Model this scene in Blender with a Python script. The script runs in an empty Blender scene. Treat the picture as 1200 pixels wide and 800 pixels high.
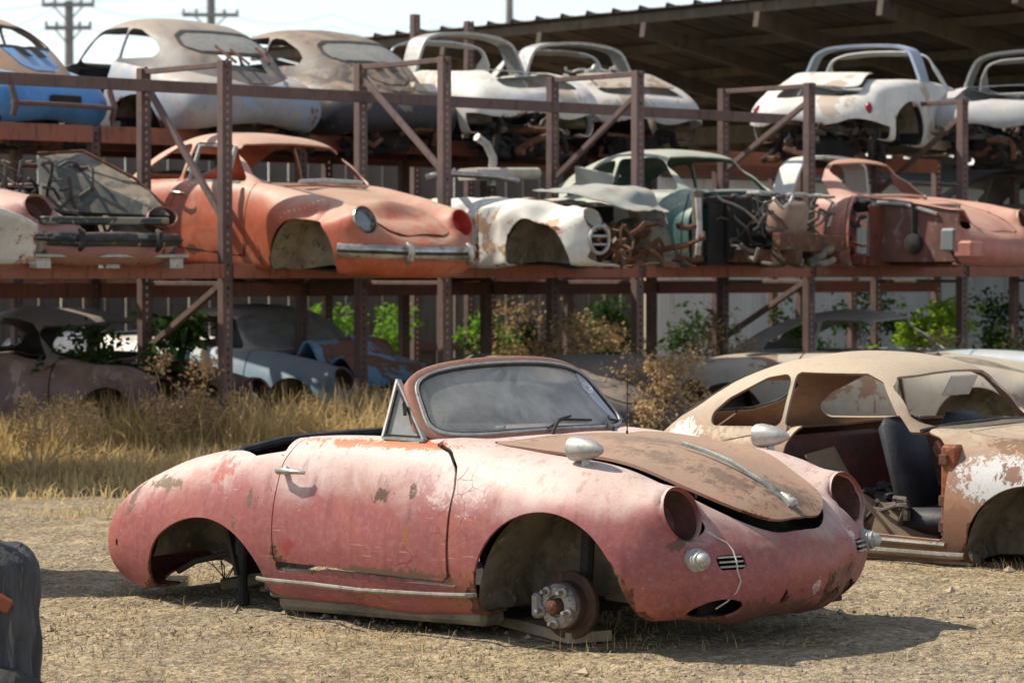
import bpy, math, random
import numpy as np
from mathutils import Vector, Matrix

# ------------------------------------------------------------------ camera, sky, sun, exposure
SC = bpy.context.scene
COL = SC.collection
R = math.radians
FPX, CAMZ = 3280.0, 1.5                      # focal length in 1200-px photo pixels, eye height
PITCH = math.atan(82 / FPX)                  # horizon sits at y = 318 of 800
cam_d = bpy.data.cameras.new('camera')
cam = bpy.data.objects.new('camera', cam_d)
COL.objects.link(cam)
cam.location = (0, 0, CAMZ)
cam.rotation_euler = (math.pi / 2 - PITCH, 0, 0)
cam_d.sensor_width = 36.0
cam_d.lens = 36.0 * FPX / 1200.0
cam_d.clip_end = 3000
cam_d.dof.use_dof = True
cam_d.dof.focus_distance = 12.0
cam_d.dof.aperture_fstop = 5.0
SC.camera = cam

SUN_EL, SUN_TRAVEL = R(50), R(-16)           # light travels to the right and slightly towards the camera
world = bpy.data.worlds.new('World')
SC.world = world
world.use_nodes = True
wn = world.node_tree.nodes
sky = wn.new('ShaderNodeTexSky')
sky.sky_type = 'NISHITA'
sky.sun_disc = False
sky.sun_elevation = SUN_EL
tdir = Vector((math.cos(SUN_TRAVEL), math.sin(SUN_TRAVEL), 0))
sky.sun_rotation = math.atan2(-tdir.x, -tdir.y)
sky.air_density = 1.0
sky.dust_density = 0.3
sky.ozone_density = 1.0
wn['Background'].inputs['Strength'].default_value = 0.13
hs = wn.new('ShaderNodeHueSaturation')          # thin white summer haze over the whole sky
hs.inputs['Saturation'].default_value = .6
hs.inputs['Value'].default_value = 1.0
world.node_tree.links.new(sky.outputs[0], hs.inputs['Color'])
world.node_tree.links.new(hs.outputs[0], wn['Background'].inputs[0])
sun_d = bpy.data.lights.new('sun', 'SUN')
sun_d.energy = 4.6
sun_d.angle = R(0.53)
sun_d.color = (1.0, 0.91, 0.77)
sun = bpy.data.objects.new('sun', sun_d)
COL.objects.link(sun)
sd = Vector((tdir.x * math.cos(SUN_EL), tdir.y * math.cos(SUN_EL), -math.sin(SUN_EL)))
sun.rotation_euler = sd.to_track_quat('-Z', 'Y').to_euler()
vs = SC.view_settings
vs.view_transform = 'Standard'
vs.look = 'None'
vs.exposure = 0.48
vs.gamma = 1.0
vs.use_curve_mapping = False

# ------------------------------------------------------------------ small helpers
RNG = random.Random(5)
NPR = np.random.RandomState(7)


def lerp(a, b, t):
    return a + (b - a) * t


def mesh_from(name, V, F, smooth=True, normals=None):
    me = bpy.data.meshes.new(name)
    me.from_pydata([tuple(v) for v in np.asarray(V, float).tolist()], [], F)
    if smooth:
        me.polygons.foreach_set('use_smooth', [True] * len(me.polygons))
    me.update()
    if normals is not None:
        me.normals_split_custom_set_from_vertices([tuple(n) for n in normals.tolist()])
    return me


def obj(name, me, mat=None, parent=None):
    o = bpy.data.objects.new(name, me)
    COL.objects.link(o)
    if mat is not None and me is not None and not me.materials:
        me.materials.append(mat)
    if parent is not None:
        o.parent = parent
    return o


def empty(name, loc=(0, 0, 0), rot=(0, 0, 0), scale=1.0):
    o = bpy.data.objects.new(name, None)
    COL.objects.link(o)
    o.location, o.rotation_euler = loc, rot
    o.scale = (scale, scale, scale)
    o.empty_display_size = 0.2
    return o


def tag(o, label=None, cat=None, group=None, kind=None):
    if label:
        o['label'] = label
    if cat:
        o['category'] = cat
    if group:
        o['group'] = group
    if kind:
        o['kind'] = kind
    return o


class MB:
    """collects shapes of one mesh"""

    def __init__(s):
        s.V, s.F = [], []

    def add(s, V, F):
        b = len(s.V)
        s.V += [tuple(v) for v in V]
        s.F += [tuple(i + b for i in f) for f in F]
        return s

    def box(s, c, size, rot=None, bev=0.0):
        hx, hy, hz = size[0] / 2, size[1] / 2, size[2] / 2
        if bev <= 0:
            V = [(x * hx, y * hy, z * hz) for x in (-1, 1) for y in (-1, 1) for z in (-1, 1)]
            F = [(0, 1, 3, 2), (4, 6, 7, 5), (0, 4, 5, 1), (2, 3, 7, 6), (0, 2, 6, 4), (1, 5, 7, 3)]
        else:
            V, F = bevel_box(hx, hy, hz, min(bev, hx * .9, hy * .9, hz * .9))
        M = rot or Matrix.Identity(3)
        V = [tuple(M @ Vector(v) + Vector(c)) for v in V]
        return s.add(V, F)

    def bar(s, a, b, w, h, up=(0, 0, 1), bev=0.0):
        a, b = Vector(a), Vector(b)
        d = b - a
        L = d.length
        x = d.normalized()
        u = Vector(up)
        if abs(x.dot(u)) > .98:
            u = Vector((1, 0, 0))
        y = u.cross(x).normalized()
        z = x.cross(y)
        M = Matrix((x, y, z)).transposed()
        return s.box((a + b) / 2, (L, w, h), M, bev)

    def tube(s, pts, r, n=8, cap=True, flat=1.0):
        P = [Vector(p) for p in pts]
        rr = r if isinstance(r, (list, tuple)) else [r] * len(P)
        rings, F = [], []
        up = Vector((0, 0, 1))
        prev = None
        for i, p in enumerate(P):
            t = (P[min(i + 1, len(P) - 1)] - P[max(i - 1, 0)]).normalized()
            if prev is None:
                a = up if abs(t.dot(up)) < .95 else Vector((1, 0, 0))
                x = (a - t * a.dot(t)).normalized()
            else:
                x = (prev - t * prev.dot(t)).normalized()
            prev = x
            y = t.cross(x)
            for k in range(n):
                an = 2 * math.pi * k / n
                rings.append(p + x * math.cos(an) * rr[i] + y * math.sin(an) * rr[i] * flat)
        for i in range(len(P) - 1):
            for k in range(n):
                F.append((i * n + k, i * n + (k + 1) % n, (i + 1) * n + (k + 1) % n, (i + 1) * n + k))
        if cap:
            F.append(tuple(range(n - 1, -1, -1)))
            F.append(tuple((len(P) - 1) * n + k for k in range(n)))
        return s.add(rings, F)

    def lathe(s, prof, origin=(0, 0, 0), axis=(1, 0, 0), n=20, scale_y=1.0, cap=True):
        """prof: list of (along axis, radius)"""
        ax = Vector(axis).normalized()
        a = Vector((0, 0, 1)) if abs(ax.z) < .9 else Vector((1, 0, 0))
        x = (a - ax * a.dot(ax)).normalized()
        y = ax.cross(x)
        V, F = [], []
        for (t, r) in prof:
            for k in range(n):
                an = 2 * math.pi * k / n
                V.append(Vector(origin) + ax * t + x * math.cos(an) * r + y * math.sin(an) * r * scale_y)
        for i in range(len(prof) - 1):
            for k in range(n):
                F.append((i * n + k, i * n + (k + 1) % n, (i + 1) * n + (k + 1) % n, (i + 1) * n + k))
        if cap and prof[0][1] > 1e-4:
            F.append(tuple(range(n - 1, -1, -1)))
        if cap and prof[-1][1] > 1e-4:
            F.append(tuple((len(prof) - 1) * n + k for k in range(n)))
        return s.add(V, F)

    def build(s, name, mat, parent=None, smooth=False, deform=None, sharp=35):
        V = np.array(s.V, float)
        if deform is not None and len(V):
            V = deform(V)
        me = mesh_from(name, V, s.F, smooth)
        if smooth:
            me.set_sharp_from_angle(angle=R(sharp))
        return obj(name, me, mat, parent)


def bevel_box(hx, hy, hz, b):
    V, F, idx = [], [], {}
    for sx in (-1, 1):
        for sy in (-1, 1):
            for sz in (-1, 1):
                for ax in range(3):
                    h = [hx - b, hy - b, hz - b]
                    h[ax] += b
                    idx[(sx, sy, sz, ax)] = len(V)
                    V.append((sx * h[0], sy * h[1], sz * h[2]))
    S = (-1, 1)
    for s in S:
        q = [(s, -1, -1, 0), (s, 1, -1, 0), (s, 1, 1, 0), (s, -1, 1, 0)]
        F.append(tuple(idx[k] for k in (q if s > 0 else q[::-1])))
        q = [(-1, s, -1, 1), (-1, s, 1, 1), (1, s, 1, 1), (1, s, -1, 1)]
        F.append(tuple(idx[k] for k in (q if s > 0 else q[::-1])))
        q = [(-1, -1, s, 2), (1, -1, s, 2), (1, 1, s, 2), (-1, 1, s, 2)]
        F.append(tuple(idx[k] for k in (q if s > 0 else q[::-1])))
    for a in S:
        for c in S:
            q = [(a, c, -1, 0), (a, c, 1, 0), (a, c, 1, 1), (a, c, -1, 1)]
            F.append(tuple(idx[k] for k in (q[::-1] if a * c > 0 else q)))
            q = [(a, -1, c, 0), (a, 1, c, 0), (a, 1, c, 2), (a, -1, c, 2)]
            F.append(tuple(idx[k] for k in (q if a * c > 0 else q[::-1])))
            q = [(-1, a, c, 1), (1, a, c, 1), (1, a, c, 2), (-1, a, c, 2)]
            F.append(tuple(idx[k] for k in (q[::-1] if a * c > 0 else q)))
    for sx in S:
        for sy in S:
            for sz in S:
                q = [idx[(sx, sy, sz, k)] for k in range(3)]
                F.append(tuple(q if sx * sy * sz > 0 else q[::-1]))
    return V, F


# photo pixel -> direction / positions (distances come from the ground or the rack line)
def ray(px, py):
    c, s = math.cos(PITCH), math.sin(PITCH)
    x, u = (px - 600) / FPX, (400 - py) / FPX
    return Vector((x, c + u * s, -s + u * c))


def on_plane_z(px, py, z=0.0):
    d = ray(px, py)
    t = (z - CAMZ) / d.z
    return Vector((0, 0, CAMZ)) + d * t


RACK_ANG = R(41.5)
RR = Vector((math.cos(RACK_ANG), math.sin(RACK_ANG), 0))       # along the rack
RN = Vector((math.sin(RACK_ANG), -math.cos(RACK_ANG), 0))      # out of the rack, towards the yard
F0 = Vector((-2.297, 22.63, 0))                                # foot of a front upright
BAY = 2.32
FRAME_D = 1.16


def rk(t, o, z=0.0):
    """t metres along the rack, o metres behind its front row"""
    p = F0 + RR * t - RN * o
    return Vector((p.x, p.y, z))


def on_rack(px, o, z=0.0):
    """point at photo column px on the line o metres behind the rack front"""
    d = ray(px, 318)
    P = F0 - RN * o
    # solve d.xy * s = P + RR*t
    A = np.array([[d.x, -RR.x], [d.y, -RR.y]])
    s, t = np.linalg.solve(A, np.array([P.x, P.y]))
    return Vector((d.x * s, d.y * s, z))


def snoise(P, seed, scale, octaves=3):
    """smooth pseudo noise in numpy, about -1..1"""
    r = np.random.RandomState(seed)
    out = np.zeros(len(P))
    amp = 1.0
    for o in range(octaves):
        for _ in range(4):
            d = r.normal(size=3)
            d /= np.linalg.norm(d)
            out += amp * np.sin((P @ d) * scale * (2 ** o) * r.uniform(.7, 1.4) + r.uniform(0, 6.28)) / 3.0
        amp *= .5
    return out


# ------------------------------------------------------------------ node materials
class NT:
    def __init__(s, name):
        s.m = bpy.data.materials.new(name)
        s.m.use_nodes = True
        s.t = s.m.node_tree
        s.n = s.t.nodes
        s.b = s.n['Principled BSDF']
        s.out = s.n['Material Output']

    def link(s, a, b):
        s.t.links.new(a, b)

    def put(s, sock, v):
        if isinstance(v, (int, float)):
            sock.default_value = v
        elif isinstance(v, (tuple, list)):
            sock.default_value = tuple(v) + ((1.0,) if len(v) == 3 and sock.type == 'RGBA' else ())
        else:
            s.link(v, sock)

    def coord(s, seed=0, scale=(1, 1, 1)):
        tc = s.n.new('ShaderNodeTexCoord')
        mp = s.n.new('ShaderNodeMapping')
        s.link(tc.outputs['Object'], mp.inputs[0])
        mp.inputs['Location'].default_value = (seed * 3.17, seed * 1.73, seed * 2.31)
        mp.inputs['Scale'].default_value = scale
        return mp.outputs[0]

    def noise(s, vec, scale, detail=4, rough=.55, dist=0.0):
        n = s.n.new('ShaderNodeTexNoise')
        n.inputs['Scale'].default_value = scale
        n.inputs['Detail'].default_value = detail
        n.inputs['Roughness'].default_value = rough
        n.inputs['Distortion'].default_value = dist
        s.link(vec, n.inputs['Vector'])
        return n.outputs['Fac']

    def voro(s, vec, scale, feature='F1'):
        n = s.n.new('ShaderNodeTexVoronoi')
        n.feature = feature
        n.inputs['Scale'].default_value = scale
        s.link(vec, n.inputs['Vector'])
        return n.outputs['Distance']

    def math(s, op, a, b=0.0, c=None, clamp=False):
        n = s.n.new('ShaderNodeMath')
        n.operation = op
        n.use_clamp = clamp
        s.put(n.inputs[0], a)
        s.put(n.inputs[1], b)
        if c is not None:
            s.put(n.inputs[2], c)
        return n.outputs[0]

    def step(s, v, lo, hi):
        n = s.n.new('ShaderNodeMapRange')
        n.interpolation_type = 'SMOOTHSTEP'
        s.put(n.inputs['Value'], v)
        n.inputs['From Min'].default_value = lo
        n.inputs['From Max'].default_value = hi
        return n.outputs[0]

    def mix(s, f, a, b, mode='MIX'):
        n = s.n.new('ShaderNodeMix')
        n.data_type = 'RGBA'
        n.blend_type = mode
        s.put(n.inputs['Factor'], f)
        s.put(n.inputs['A'] if False else n.inputs[6], a)
        s.put(n.inputs[7], b)
        return n.outputs[2]

    def sep(s, vec):
        n = s.n.new('ShaderNodeSeparateXYZ')
        s.link(vec, n.inputs[0])
        return n.outputs

    def normal(s):
        g = s.n.new('ShaderNodeNewGeometry')
        return g.outputs['Normal']

    def objpos(s):
        return s.n.new('ShaderNodeTexCoord').outputs['Object']

    def bump(s, h, strength=.3, dist=.01):
        n = s.n.new('ShaderNodeBump')
        n.inputs['Strength'].default_value = strength
        n.inputs['Distance'].default_value = dist
        s.link(h, n.inputs['Height'])
        s.link(n.outputs[0], s.b.inputs['Normal'])

    def done(s, color, rough=.6, metal=0.0, spec=.4):
        s.put(s.b.inputs['Base Color'], color)
        s.put(s.b.inputs['Roughness'], rough)
        s.put(s.b.inputs['Metallic'], metal)
        s.b.inputs['Specular IOR Level'].default_value = spec
        return s.m


def paint(name, base, fade=(.62, .5, .45), fade_amt=.5, rust=.3, dirt=.3, primer=None, primer_amt=0.0,
          tint=None, tint_amt=0.0, seed=1, rough=.48, lowrust=.5, chips=.5, dustcol=(.40, .29, .19), drips=.5, zref=.62, zw=1.3, spots=(), edge=.13, cracks=0.0):
    """weathered car paint: sun-bleached tops, blotches, run marks, chips, rust from the edges and dust"""
    k = NT(name)
    v = k.coord(seed)
    big = k.noise(v, 1.7, 3, .5)
    mid = k.noise(v, 5.5, 5, .6, .6)
    fine = k.noise(v, 34, 4, .65)
    z = k.sep(k.objpos())[2]
    nz = k.sep(k.normal())[2]
    # bleached where the sun has stood on it for decades
    up = k.math('MULTIPLY_ADD', nz, .55, k.math('MULTIPLY_ADD', z, zw, -zref * zw))
    fa = k.math('ADD', up, k.math('MULTIPLY_ADD', mid, 1.1, k.math('MULTIPLY_ADD', big, .9, -1.0)))
    fade_f = k.math('MULTIPLY', k.step(fa, 0.0, .85), fade_amt)
    col = k.mix(k.math('MULTIPLY', k.step(mid, .35, .7), .5), base, tuple(c * .62 for c in base))
    if tint is not None:
        tn = k.noise(k.coord(seed + 4), 2.6, 4, .6, .8)
        col = k.mix(k.math('MULTIPLY', k.step(tn, .48, .66), tint_amt), col, tint)
    col = k.mix(fade_f, col, fade)
    # run marks
    st = k.noise(k.coord(seed + 2, (9, 9, .7)), 2.2, 3, .55)
    col = k.mix(k.math('MULTIPLY', k.step(st, .54, .72), drips * .55), col, tuple(c * .5 for c in base))
    # fine mottling
    col = k.mix(k.math('MULTIPLY', k.step(fine, .42, .72), .07), col, tuple(min(1, c * 1.25 + .03) for c in fade))
    if primer is not None:
        pn = k.math('ADD', k.noise(k.coord(seed + 7), 2.4, 6, .62, .5), k.math('MULTIPLY', fine, .08))
        pf = k.step(pn, .66 - primer_amt * .26, .675 - primer_amt * .26)
        col = k.mix(pf, col, primer)
    # dust on what faces up
    df = k.math('MULTIPLY', k.math('MULTIPLY', k.step(nz, .25, .95), k.step(k.math('ADD', mid, k.math('MULTIPLY', fine, .35)), .42, .85)), dirt)
    col = k.mix(df, col, dustcol)
    # single marks: peeled, stained or muddy places
    for (sc_, sr_, scol_, hard) in spots:
        vm = k.n.new('ShaderNodeVectorMath')
        vm.operation = 'SUBTRACT'
        k.link(k.objpos(), vm.inputs[0])
        vm.inputs[1].default_value = sc_
        vd = k.n.new('ShaderNodeVectorMath')
        vd.operation = 'DIVIDE'
        k.link(vm.outputs[0], vd.inputs[0])
        vd.inputs[1].default_value = sr_
        vl = k.n.new('ShaderNodeVectorMath')
        vl.operation = 'LENGTH'
        k.link(vd.outputs[0], vl.inputs[0])
        sd_ = k.math('ADD', vl.outputs['Value'], k.math('MULTIPLY_ADD', k.noise(k.coord(seed + 17), 22, 8, .75, .6), 5.0, -2.5))
        col = k.mix(k.math('MULTIPLY', k.step(sd_, 1.0, .97 - .9 * (1 - hard)), .95 if hard > .5 else .7), col, scol_)
    # rust: blotches and lower edges
    low = k.math('MULTIPLY', k.math('SUBTRACT', .34, z), lowrust * .55)
    rn = k.math('ADD', k.math('ADD', k.math('MULTIPLY', k.noise(k.coord(seed + 9), 3.1, 8, .68, .4), 1.0), k.math('MULTIPLY', fine, .10)), low)
    at = k.n.new('ShaderNodeAttribute')
    at.attribute_name = 'edge'
    rn = k.math('ADD', rn, k.math('MULTIPLY', at.outputs['Fac'], edge))
    th = .74 - rust * .19
    rf = k.step(rn, th, th + .02)
    halo = k.step(rn, th - .055, th)
    col = k.mix(k.math('MULTIPLY', halo, .45), col, (.34, .13, .06))
    rustc = k.mix(k.step(fine, .35, .65), (.17, .065, .03), (.055, .03, .02))
    col = k.mix(rf, col, rustc)
    cv = k.voro(k.coord(seed + 11), 26)
    cn = k.noise(k.coord(seed + 12), 3.4, 3, .6)
    grit = k.noise(k.coord(seed + 13), 120, 3, .7)
    col = k.mix(k.math('MULTIPLY', k.step(grit, .50, .72), .30), col, tuple(c * .42 for c in base))
    chip = k.math('MULTIPLY', k.math('LESS_THAN', cv, k.math('MULTIPLY', k.step(cn, .52, .74), .21)), chips)
    col = k.mix(chip, col, (.10, .06, .045))
    if cracks:
        wv = k.n.new('ShaderNodeMix')
        wv.data_type = 'VECTOR'
        wv.inputs[0].default_value = .12
        nz_ = k.n.new('ShaderNodeTexNoise')
        nz_.inputs['Scale'].default_value = 6
        k.link(k.coord(seed), nz_.inputs['Vector'])
        k.link(k.coord(seed), wv.inputs[4])
        k.link(nz_.outputs['Color'], wv.inputs[5])
        ve = k.voro(wv.outputs[1], 9, 'DISTANCE_TO_EDGE')
        ck = k.math('MULTIPLY', k.step(ve, .02, .004), k.step(k.noise(k.coord(seed + 21), 2.1, 3), .52, .62))
        col = k.mix(k.math('MULTIPLY', ck, cracks), col, tuple(c * .45 for c in base))
        st2 = k.noise(k.coord(seed + 23, (3, 60, 60)), 2.0, 2, .5)
        col = k.mix(k.math('MULTIPLY', k.step(st2, .70, .74), .5 * cracks), col, fade)
    rr = k.mix(k.math('MAXIMUM', rf, df), (rough,) * 3, (.9,) * 3)
    k.bump(k.math('ADD', k.math('MULTIPLY', rf, -.6), k.math('MULTIPLY', k.math('ADD', fine, mid), .18)), .35, .006)
    return k.done(col, rr, 0.0, .34)


def simple(name, c1, c2, scale=6, rough=.7, metal=0.0, bump=.3, bscale=40, seed=0, c3=None, stretch=(1, 1, 1), spec=.4, lo=.38, hi=.66, bdist=.006, vary=0.0):
    k = NT(name)
    v = k.coord(seed, stretch)
    a = k.noise(v, scale, 6, .62, .4)
    b = k.noise(v, bscale, 4, .6)
    col = k.mix(k.step(a, lo, hi), c1, c2)
    if c3 is not None:
        col = k.mix(k.step(k.noise(k.coord(seed + 3, stretch), scale * 2.3, 6, .65), .56, .66), col, c3)
    col = k.mix(k.math('MULTIPLY', b, .22), col, tuple(x * .4 for x in c1))
    if vary:
        oi = k.n.new('ShaderNodeObjectInfo')
        col = k.mix(k.math('MULTIPLY', oi.outputs['Random'], vary), col, tuple(min(1, c * 1.9 + .012) for c in c1))
        st = k.noise(k.coord(seed + 5, (8, 8, 1.2)), 3.0, 5, .65)
        col = k.mix(k.math('MULTIPLY', k.step(st, .52, .68), .6), col, (.045, .032, .028))
    if bump:
        k.bump(k.math('ADD', b, a), bump, bdist)
    return k.done(col, rough, metal, spec)


M = {}
M['rack'] = simple('rack_rust_steel', (.090, .058, .052), (.150, .088, .075), 5, .72, .0, .3, 60, 1, (.065, .048, .048), vary=.55)
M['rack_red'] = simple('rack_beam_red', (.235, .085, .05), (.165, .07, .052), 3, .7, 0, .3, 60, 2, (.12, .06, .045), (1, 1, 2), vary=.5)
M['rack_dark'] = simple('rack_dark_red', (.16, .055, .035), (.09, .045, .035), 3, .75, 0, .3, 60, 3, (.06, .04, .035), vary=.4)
M['well'] = simple('wheel_well_grime', (.21, .18, .13), (.065, .056, .044), 4, .9, 0, .7, 30, 4, (.24, .205, .15))
M['well_tan'] = simple('tan_wheel_well', (.34, .285, .20), (.20, .165, .115), 5, .9, 0, .7, 30, 4, (.10, .08, .06))
M['dark'] = simple('black_interior', (.018, .017, .016), (.035, .03, .027), 6, .85, 0, .4, 40, 5)
M['rubber'] = simple('black_rubber', (.02, .02, .02), (.05, .047, .043), 12, .75, 0, .3, 60, 6)
M['chrome'] = simple('dull_chrome', (.50, .47, .42), (.33, .30, .26), 14, .34, .75, .15, 80, 7, (.20, .15, .11))
M['alu'] = simple('weathered_aluminium', (.46, .45, .42), (.34, .33, .31), 18, .5, .45, .15, 80, 8, (.24, .22, .19))
M['rusty'] = simple('rusted_iron', (.15, .062, .033), (.075, .038, .026), 9, .9, 0, .6, 50, 9, (.24, .11, .05))
M['castiron'] = simple('grey_hub_metal', (.34, .32, .29), (.21, .19, .17), 20, .55, .35, .4, 60, 10, (.12, .085, .06))
M['redpan'] = simple('red_oxide_panel', (.20, .055, .035), (.11, .04, .03), 5, .7, 0, .4, 40, 11, (.07, .035, .025))
M['bucket'] = simple('headlight_bucket', (.15, .062, .05), (.075, .036, .03), 7, .7, 0, .5, 40, 12, (.22, .10, .08))
M['wire'] = simple('old_cables', (.05, .045, .04), (.14, .12, .10), 4, .7, 0, 0, 30, 13, (.10, .04, .03))
M['tan_cloth'] = simple('old_card', (.30, .22, .14), (.20, .15, .10), 5, .9, 0, .3, 30, 14)
M['seat'] = simple('dark_vinyl', (.022, .024, .030), (.04, .04, .045), 7, .6, 0, .4, 30, 15)


def glass(name, dust=.5, tintc=(.42, .42, .40), seed=0, clear=(.80, .85, .84)):
    k = NT(name)
    v = k.coord(seed)
    n = k.math('ADD', k.noise(v, 3.2, 5, .6, .8), k.math('MULTIPLY', k.noise(k.coord(seed, (3, 3, .6)), 9, 4, .6), .35))
    dc = k.mix(k.noise(v, 18, 3), tintc, tuple(c * .75 for c in tintc))
    d0 = k.n.new('ShaderNodeBsdfDiffuse')
    k.put(d0.inputs[0], dc)
    d1 = k.n.new('ShaderNodeBsdfTranslucent')
    k.put(d1.inputs[0], dc)
    d = k.n.new('ShaderNodeMixShader')
    d.inputs[0].default_value = .62
    k.link(d0.outputs[0], d.inputs[1])
    k.link(d1.outputs[0], d.inputs[2])
    g = k.n.new('ShaderNodeBsdfGlossy')
    g.inputs['Roughness'].default_value = .12
    t = k.n.new('ShaderNodeBsdfTransparent')
    t.inputs[0].default_value = clear + (1,)
    fr = k.n.new('ShaderNodeFresnel')
    fr.inputs[0].default_value = 1.5
    m1 = k.n.new('ShaderNodeMixShader')
    k.link(fr.outputs[0], m1.inputs[0])
    k.link(t.outputs[0], m1.inputs[1])
    k.link(g.outputs[0], m1.inputs[2])
    m2 = k.n.new('ShaderNodeMixShader')
    k.put(m2.inputs[0], k.math('MULTIPLY', k.step(n, .35, .95), dust, clamp=True))
    k.put(m2.inputs[0], k.math('MULTIPLY_ADD', k.step(n, .4, .95), dust * .6, dust * .55, clamp=True))
    k.link(m1.outputs[0], m2.inputs[1])
    k.link(d.outputs[0], m2.inputs[2])
    k.n.remove(k.b)
    k.link(m2.outputs[0], k.out.inputs[0])
    return k.m


M['glass_dusty'] = glass('dusty_windscreen_glass', .9, (.66, .68, .67), 1)
M['glass_mid'] = glass('dirty_glass', .34, (.40, .40, .37), 2)
M['glass_pale'] = glass('pale_rear_glass', .75, (.74, .72, .66), 4)
M['glass_thin'] = glass('hazy_side_glass', .16, (.5, .5, .47), 3)


def leaf_mat(name, c1, c2, trans=.35):
    k = NT(name)
    oi = k.n.new('ShaderNodeNewGeometry')
    col = k.mix(k.noise(k.coord(3), 9, 2), c1, c2)
    col = k.mix(k.math('MULTIPLY', oi.outputs['Random Per Island'], .45), col, tuple(c * .5 for c in c1))
    d = k.n.new('ShaderNodeBsdfDiffuse')
    tr = k.n.new('ShaderNodeBsdfTranslucent')
    k.put(d.inputs[0], col)
    k.put(tr.inputs[0], col)
    mx = k.n.new('ShaderNodeMixShader')
    mx.inputs[0].default_value = trans
    k.link(d.outputs[0], mx.inputs[1])
    k.link(tr.outputs[0], mx.inputs[2])
    k.n.remove(k.b)
    k.link(mx.outputs[0], k.out.inputs[0])
    return k.m


M['drygrass'] = leaf_mat('dry_grass_blades', (.76, .59, .30), (.64, .46, .21), .35)
M['drybrush'] = leaf_mat('dry_seedheads', (.60, .43, .24), (.46, .30, .15), .3)
M['straw'] = leaf_mat('straw_litter', (.50, .40, .23), (.36, .28, .16), .1)
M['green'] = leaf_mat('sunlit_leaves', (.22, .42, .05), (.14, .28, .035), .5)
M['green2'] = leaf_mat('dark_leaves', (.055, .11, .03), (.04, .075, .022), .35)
M['yellowgreen'] = leaf_mat('yellow_green_leaves', (.36, .50, .06), (.24, .40, .045), .55)
M['drystem'] = simple('dry_stem', (.42, .31, .17), (.32, .22, .12), 8, .9, 0, 0)
M['stem'] = simple('plant_stem', (.16, .11, .06), (.22, .17, .09), 8, .9, 0, 0)
#@@PART2

# ------------------------------------------------------------------ ground
def ground_mat():
    k = NT('dry_dirt')
    v = k.coord(0)
    a = k.noise(v, .55, 4, .55, .3)
    b = k.noise(v, 2.6, 6, .62, .5)
    c = k.noise(v, 13, 5, .65)
    f = k.noise(v, 70, 3, .6)
    w = k.noise(k.coord(5, (1, 2.2, 1)), 5, 5, .7, .8)
    col = k.mix(k.step(b, .36, .66), (.29, .22, .13), (.50, .39, .24))
    col = k.mix(k.math('MULTIPLY', k.step(a, .42, .62), .55), col, (.30, .25, .18))
    col = k.mix(k.math('MULTIPLY', k.step(w, .50, .68), .7), col, (.17, .145, .11))
    col = k.mix(k.math('MULTIPLY', k.step(c, .50, .72), .55), col, (.12, .098, .068))
    col = k.mix(k.math('MULTIPLY', k.step(f, .55, .75), .45), col, (.62, .52, .36))
    vn = k.n.new('ShaderNodeTexVoronoi')
    vn.inputs['Scale'].default_value = 46
    k.link(v, vn.inputs['Vector'])
    cellr = k.sep(vn.outputs['Color'])[0]
    col = k.mix(k.math('MULTIPLY', k.step(cellr, .62, .95), .55), col, (.13, .105, .075))
    col = k.mix(k.math('MULTIPLY', k.step(cellr, .25, .02), .45), col, (.62, .51, .34))
    vd = k.voro(v, 24)
    h = k.math('ADD', k.math('ADD', k.math('MULTIPLY', c, 1.2), k.math('MULTIPLY', f, .5)), k.math('MULTIPLY', k.math('SUBTRACT', .6, vd), .45))
    k.bump(h, 1.0, .045)
    return k.done(col, .95, 0, .15)


def axis_pts(lo, hi, step, far):
    p = list(np.arange(lo, hi + 1e-6, step))
    s, x = step, hi
    while x < far:
        s *= 1.35
        x += s
        p.append(x)
    s, x = step, lo
    q = []
    while x > -far:
        s *= 1.35
        x -= s
        q.append(x)
    return np.array(q[::-1] + p)


xs, ys = axis_pts(-3.4, 3.7, .034, 900), axis_pts(8.4, 17.6, .036, 1500)
GX, GY = np.meshgrid(xs, ys, indexing='ij')
P = np.stack([GX.ravel(), GY.ravel(), np.zeros(GX.size)], 1)
hz = snoise(P, 21, 1.1, 3) * .018 + snoise(P, 22, 6.5, 3) * .010 + np.maximum(snoise(P, 24, 22, 3), -.1) * .010 * np.clip(snoise(P, 25, 1.6, 2) + .4, .15, 1)
for (c0, sl, wd) in ((.9, .22, .13), (2.35, .22, .13)):          # old tyre ruts crossing the yard
    u_ = P[:, 1] - 9.6 - c0 - P[:, 0] * sl
    hz -= .016 * np.exp(-(u_ / wd) ** 2)
near = np.exp(-np.maximum(np.abs(P[:, 0]) - 7, 0) ** 2 / 20) * np.exp(-np.maximum(P[:, 1] - 26, 0) ** 2 / 60)
P[:, 2] = hz * near - .012
nx, ny = len(xs), len(ys)
ii = np.arange(nx * ny).reshape(nx, ny)
Fq = np.stack([ii[:-1, :-1].ravel(), ii[1:, :-1].ravel(), ii[1:, 1:].ravel(), ii[:-1, 1:].ravel()], 1)
gr = obj('ground', mesh_from('ground', P, Fq.tolist()), ground_mat())
tag(gr, kind='structure')


def gz(x, y):
    p = np.array([[x, y, 0.0]])
    return float((snoise(p, 21, 1.1, 3) * .018 + snoise(p, 22, 6.5, 3) * .010)[0]) - .012

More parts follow.
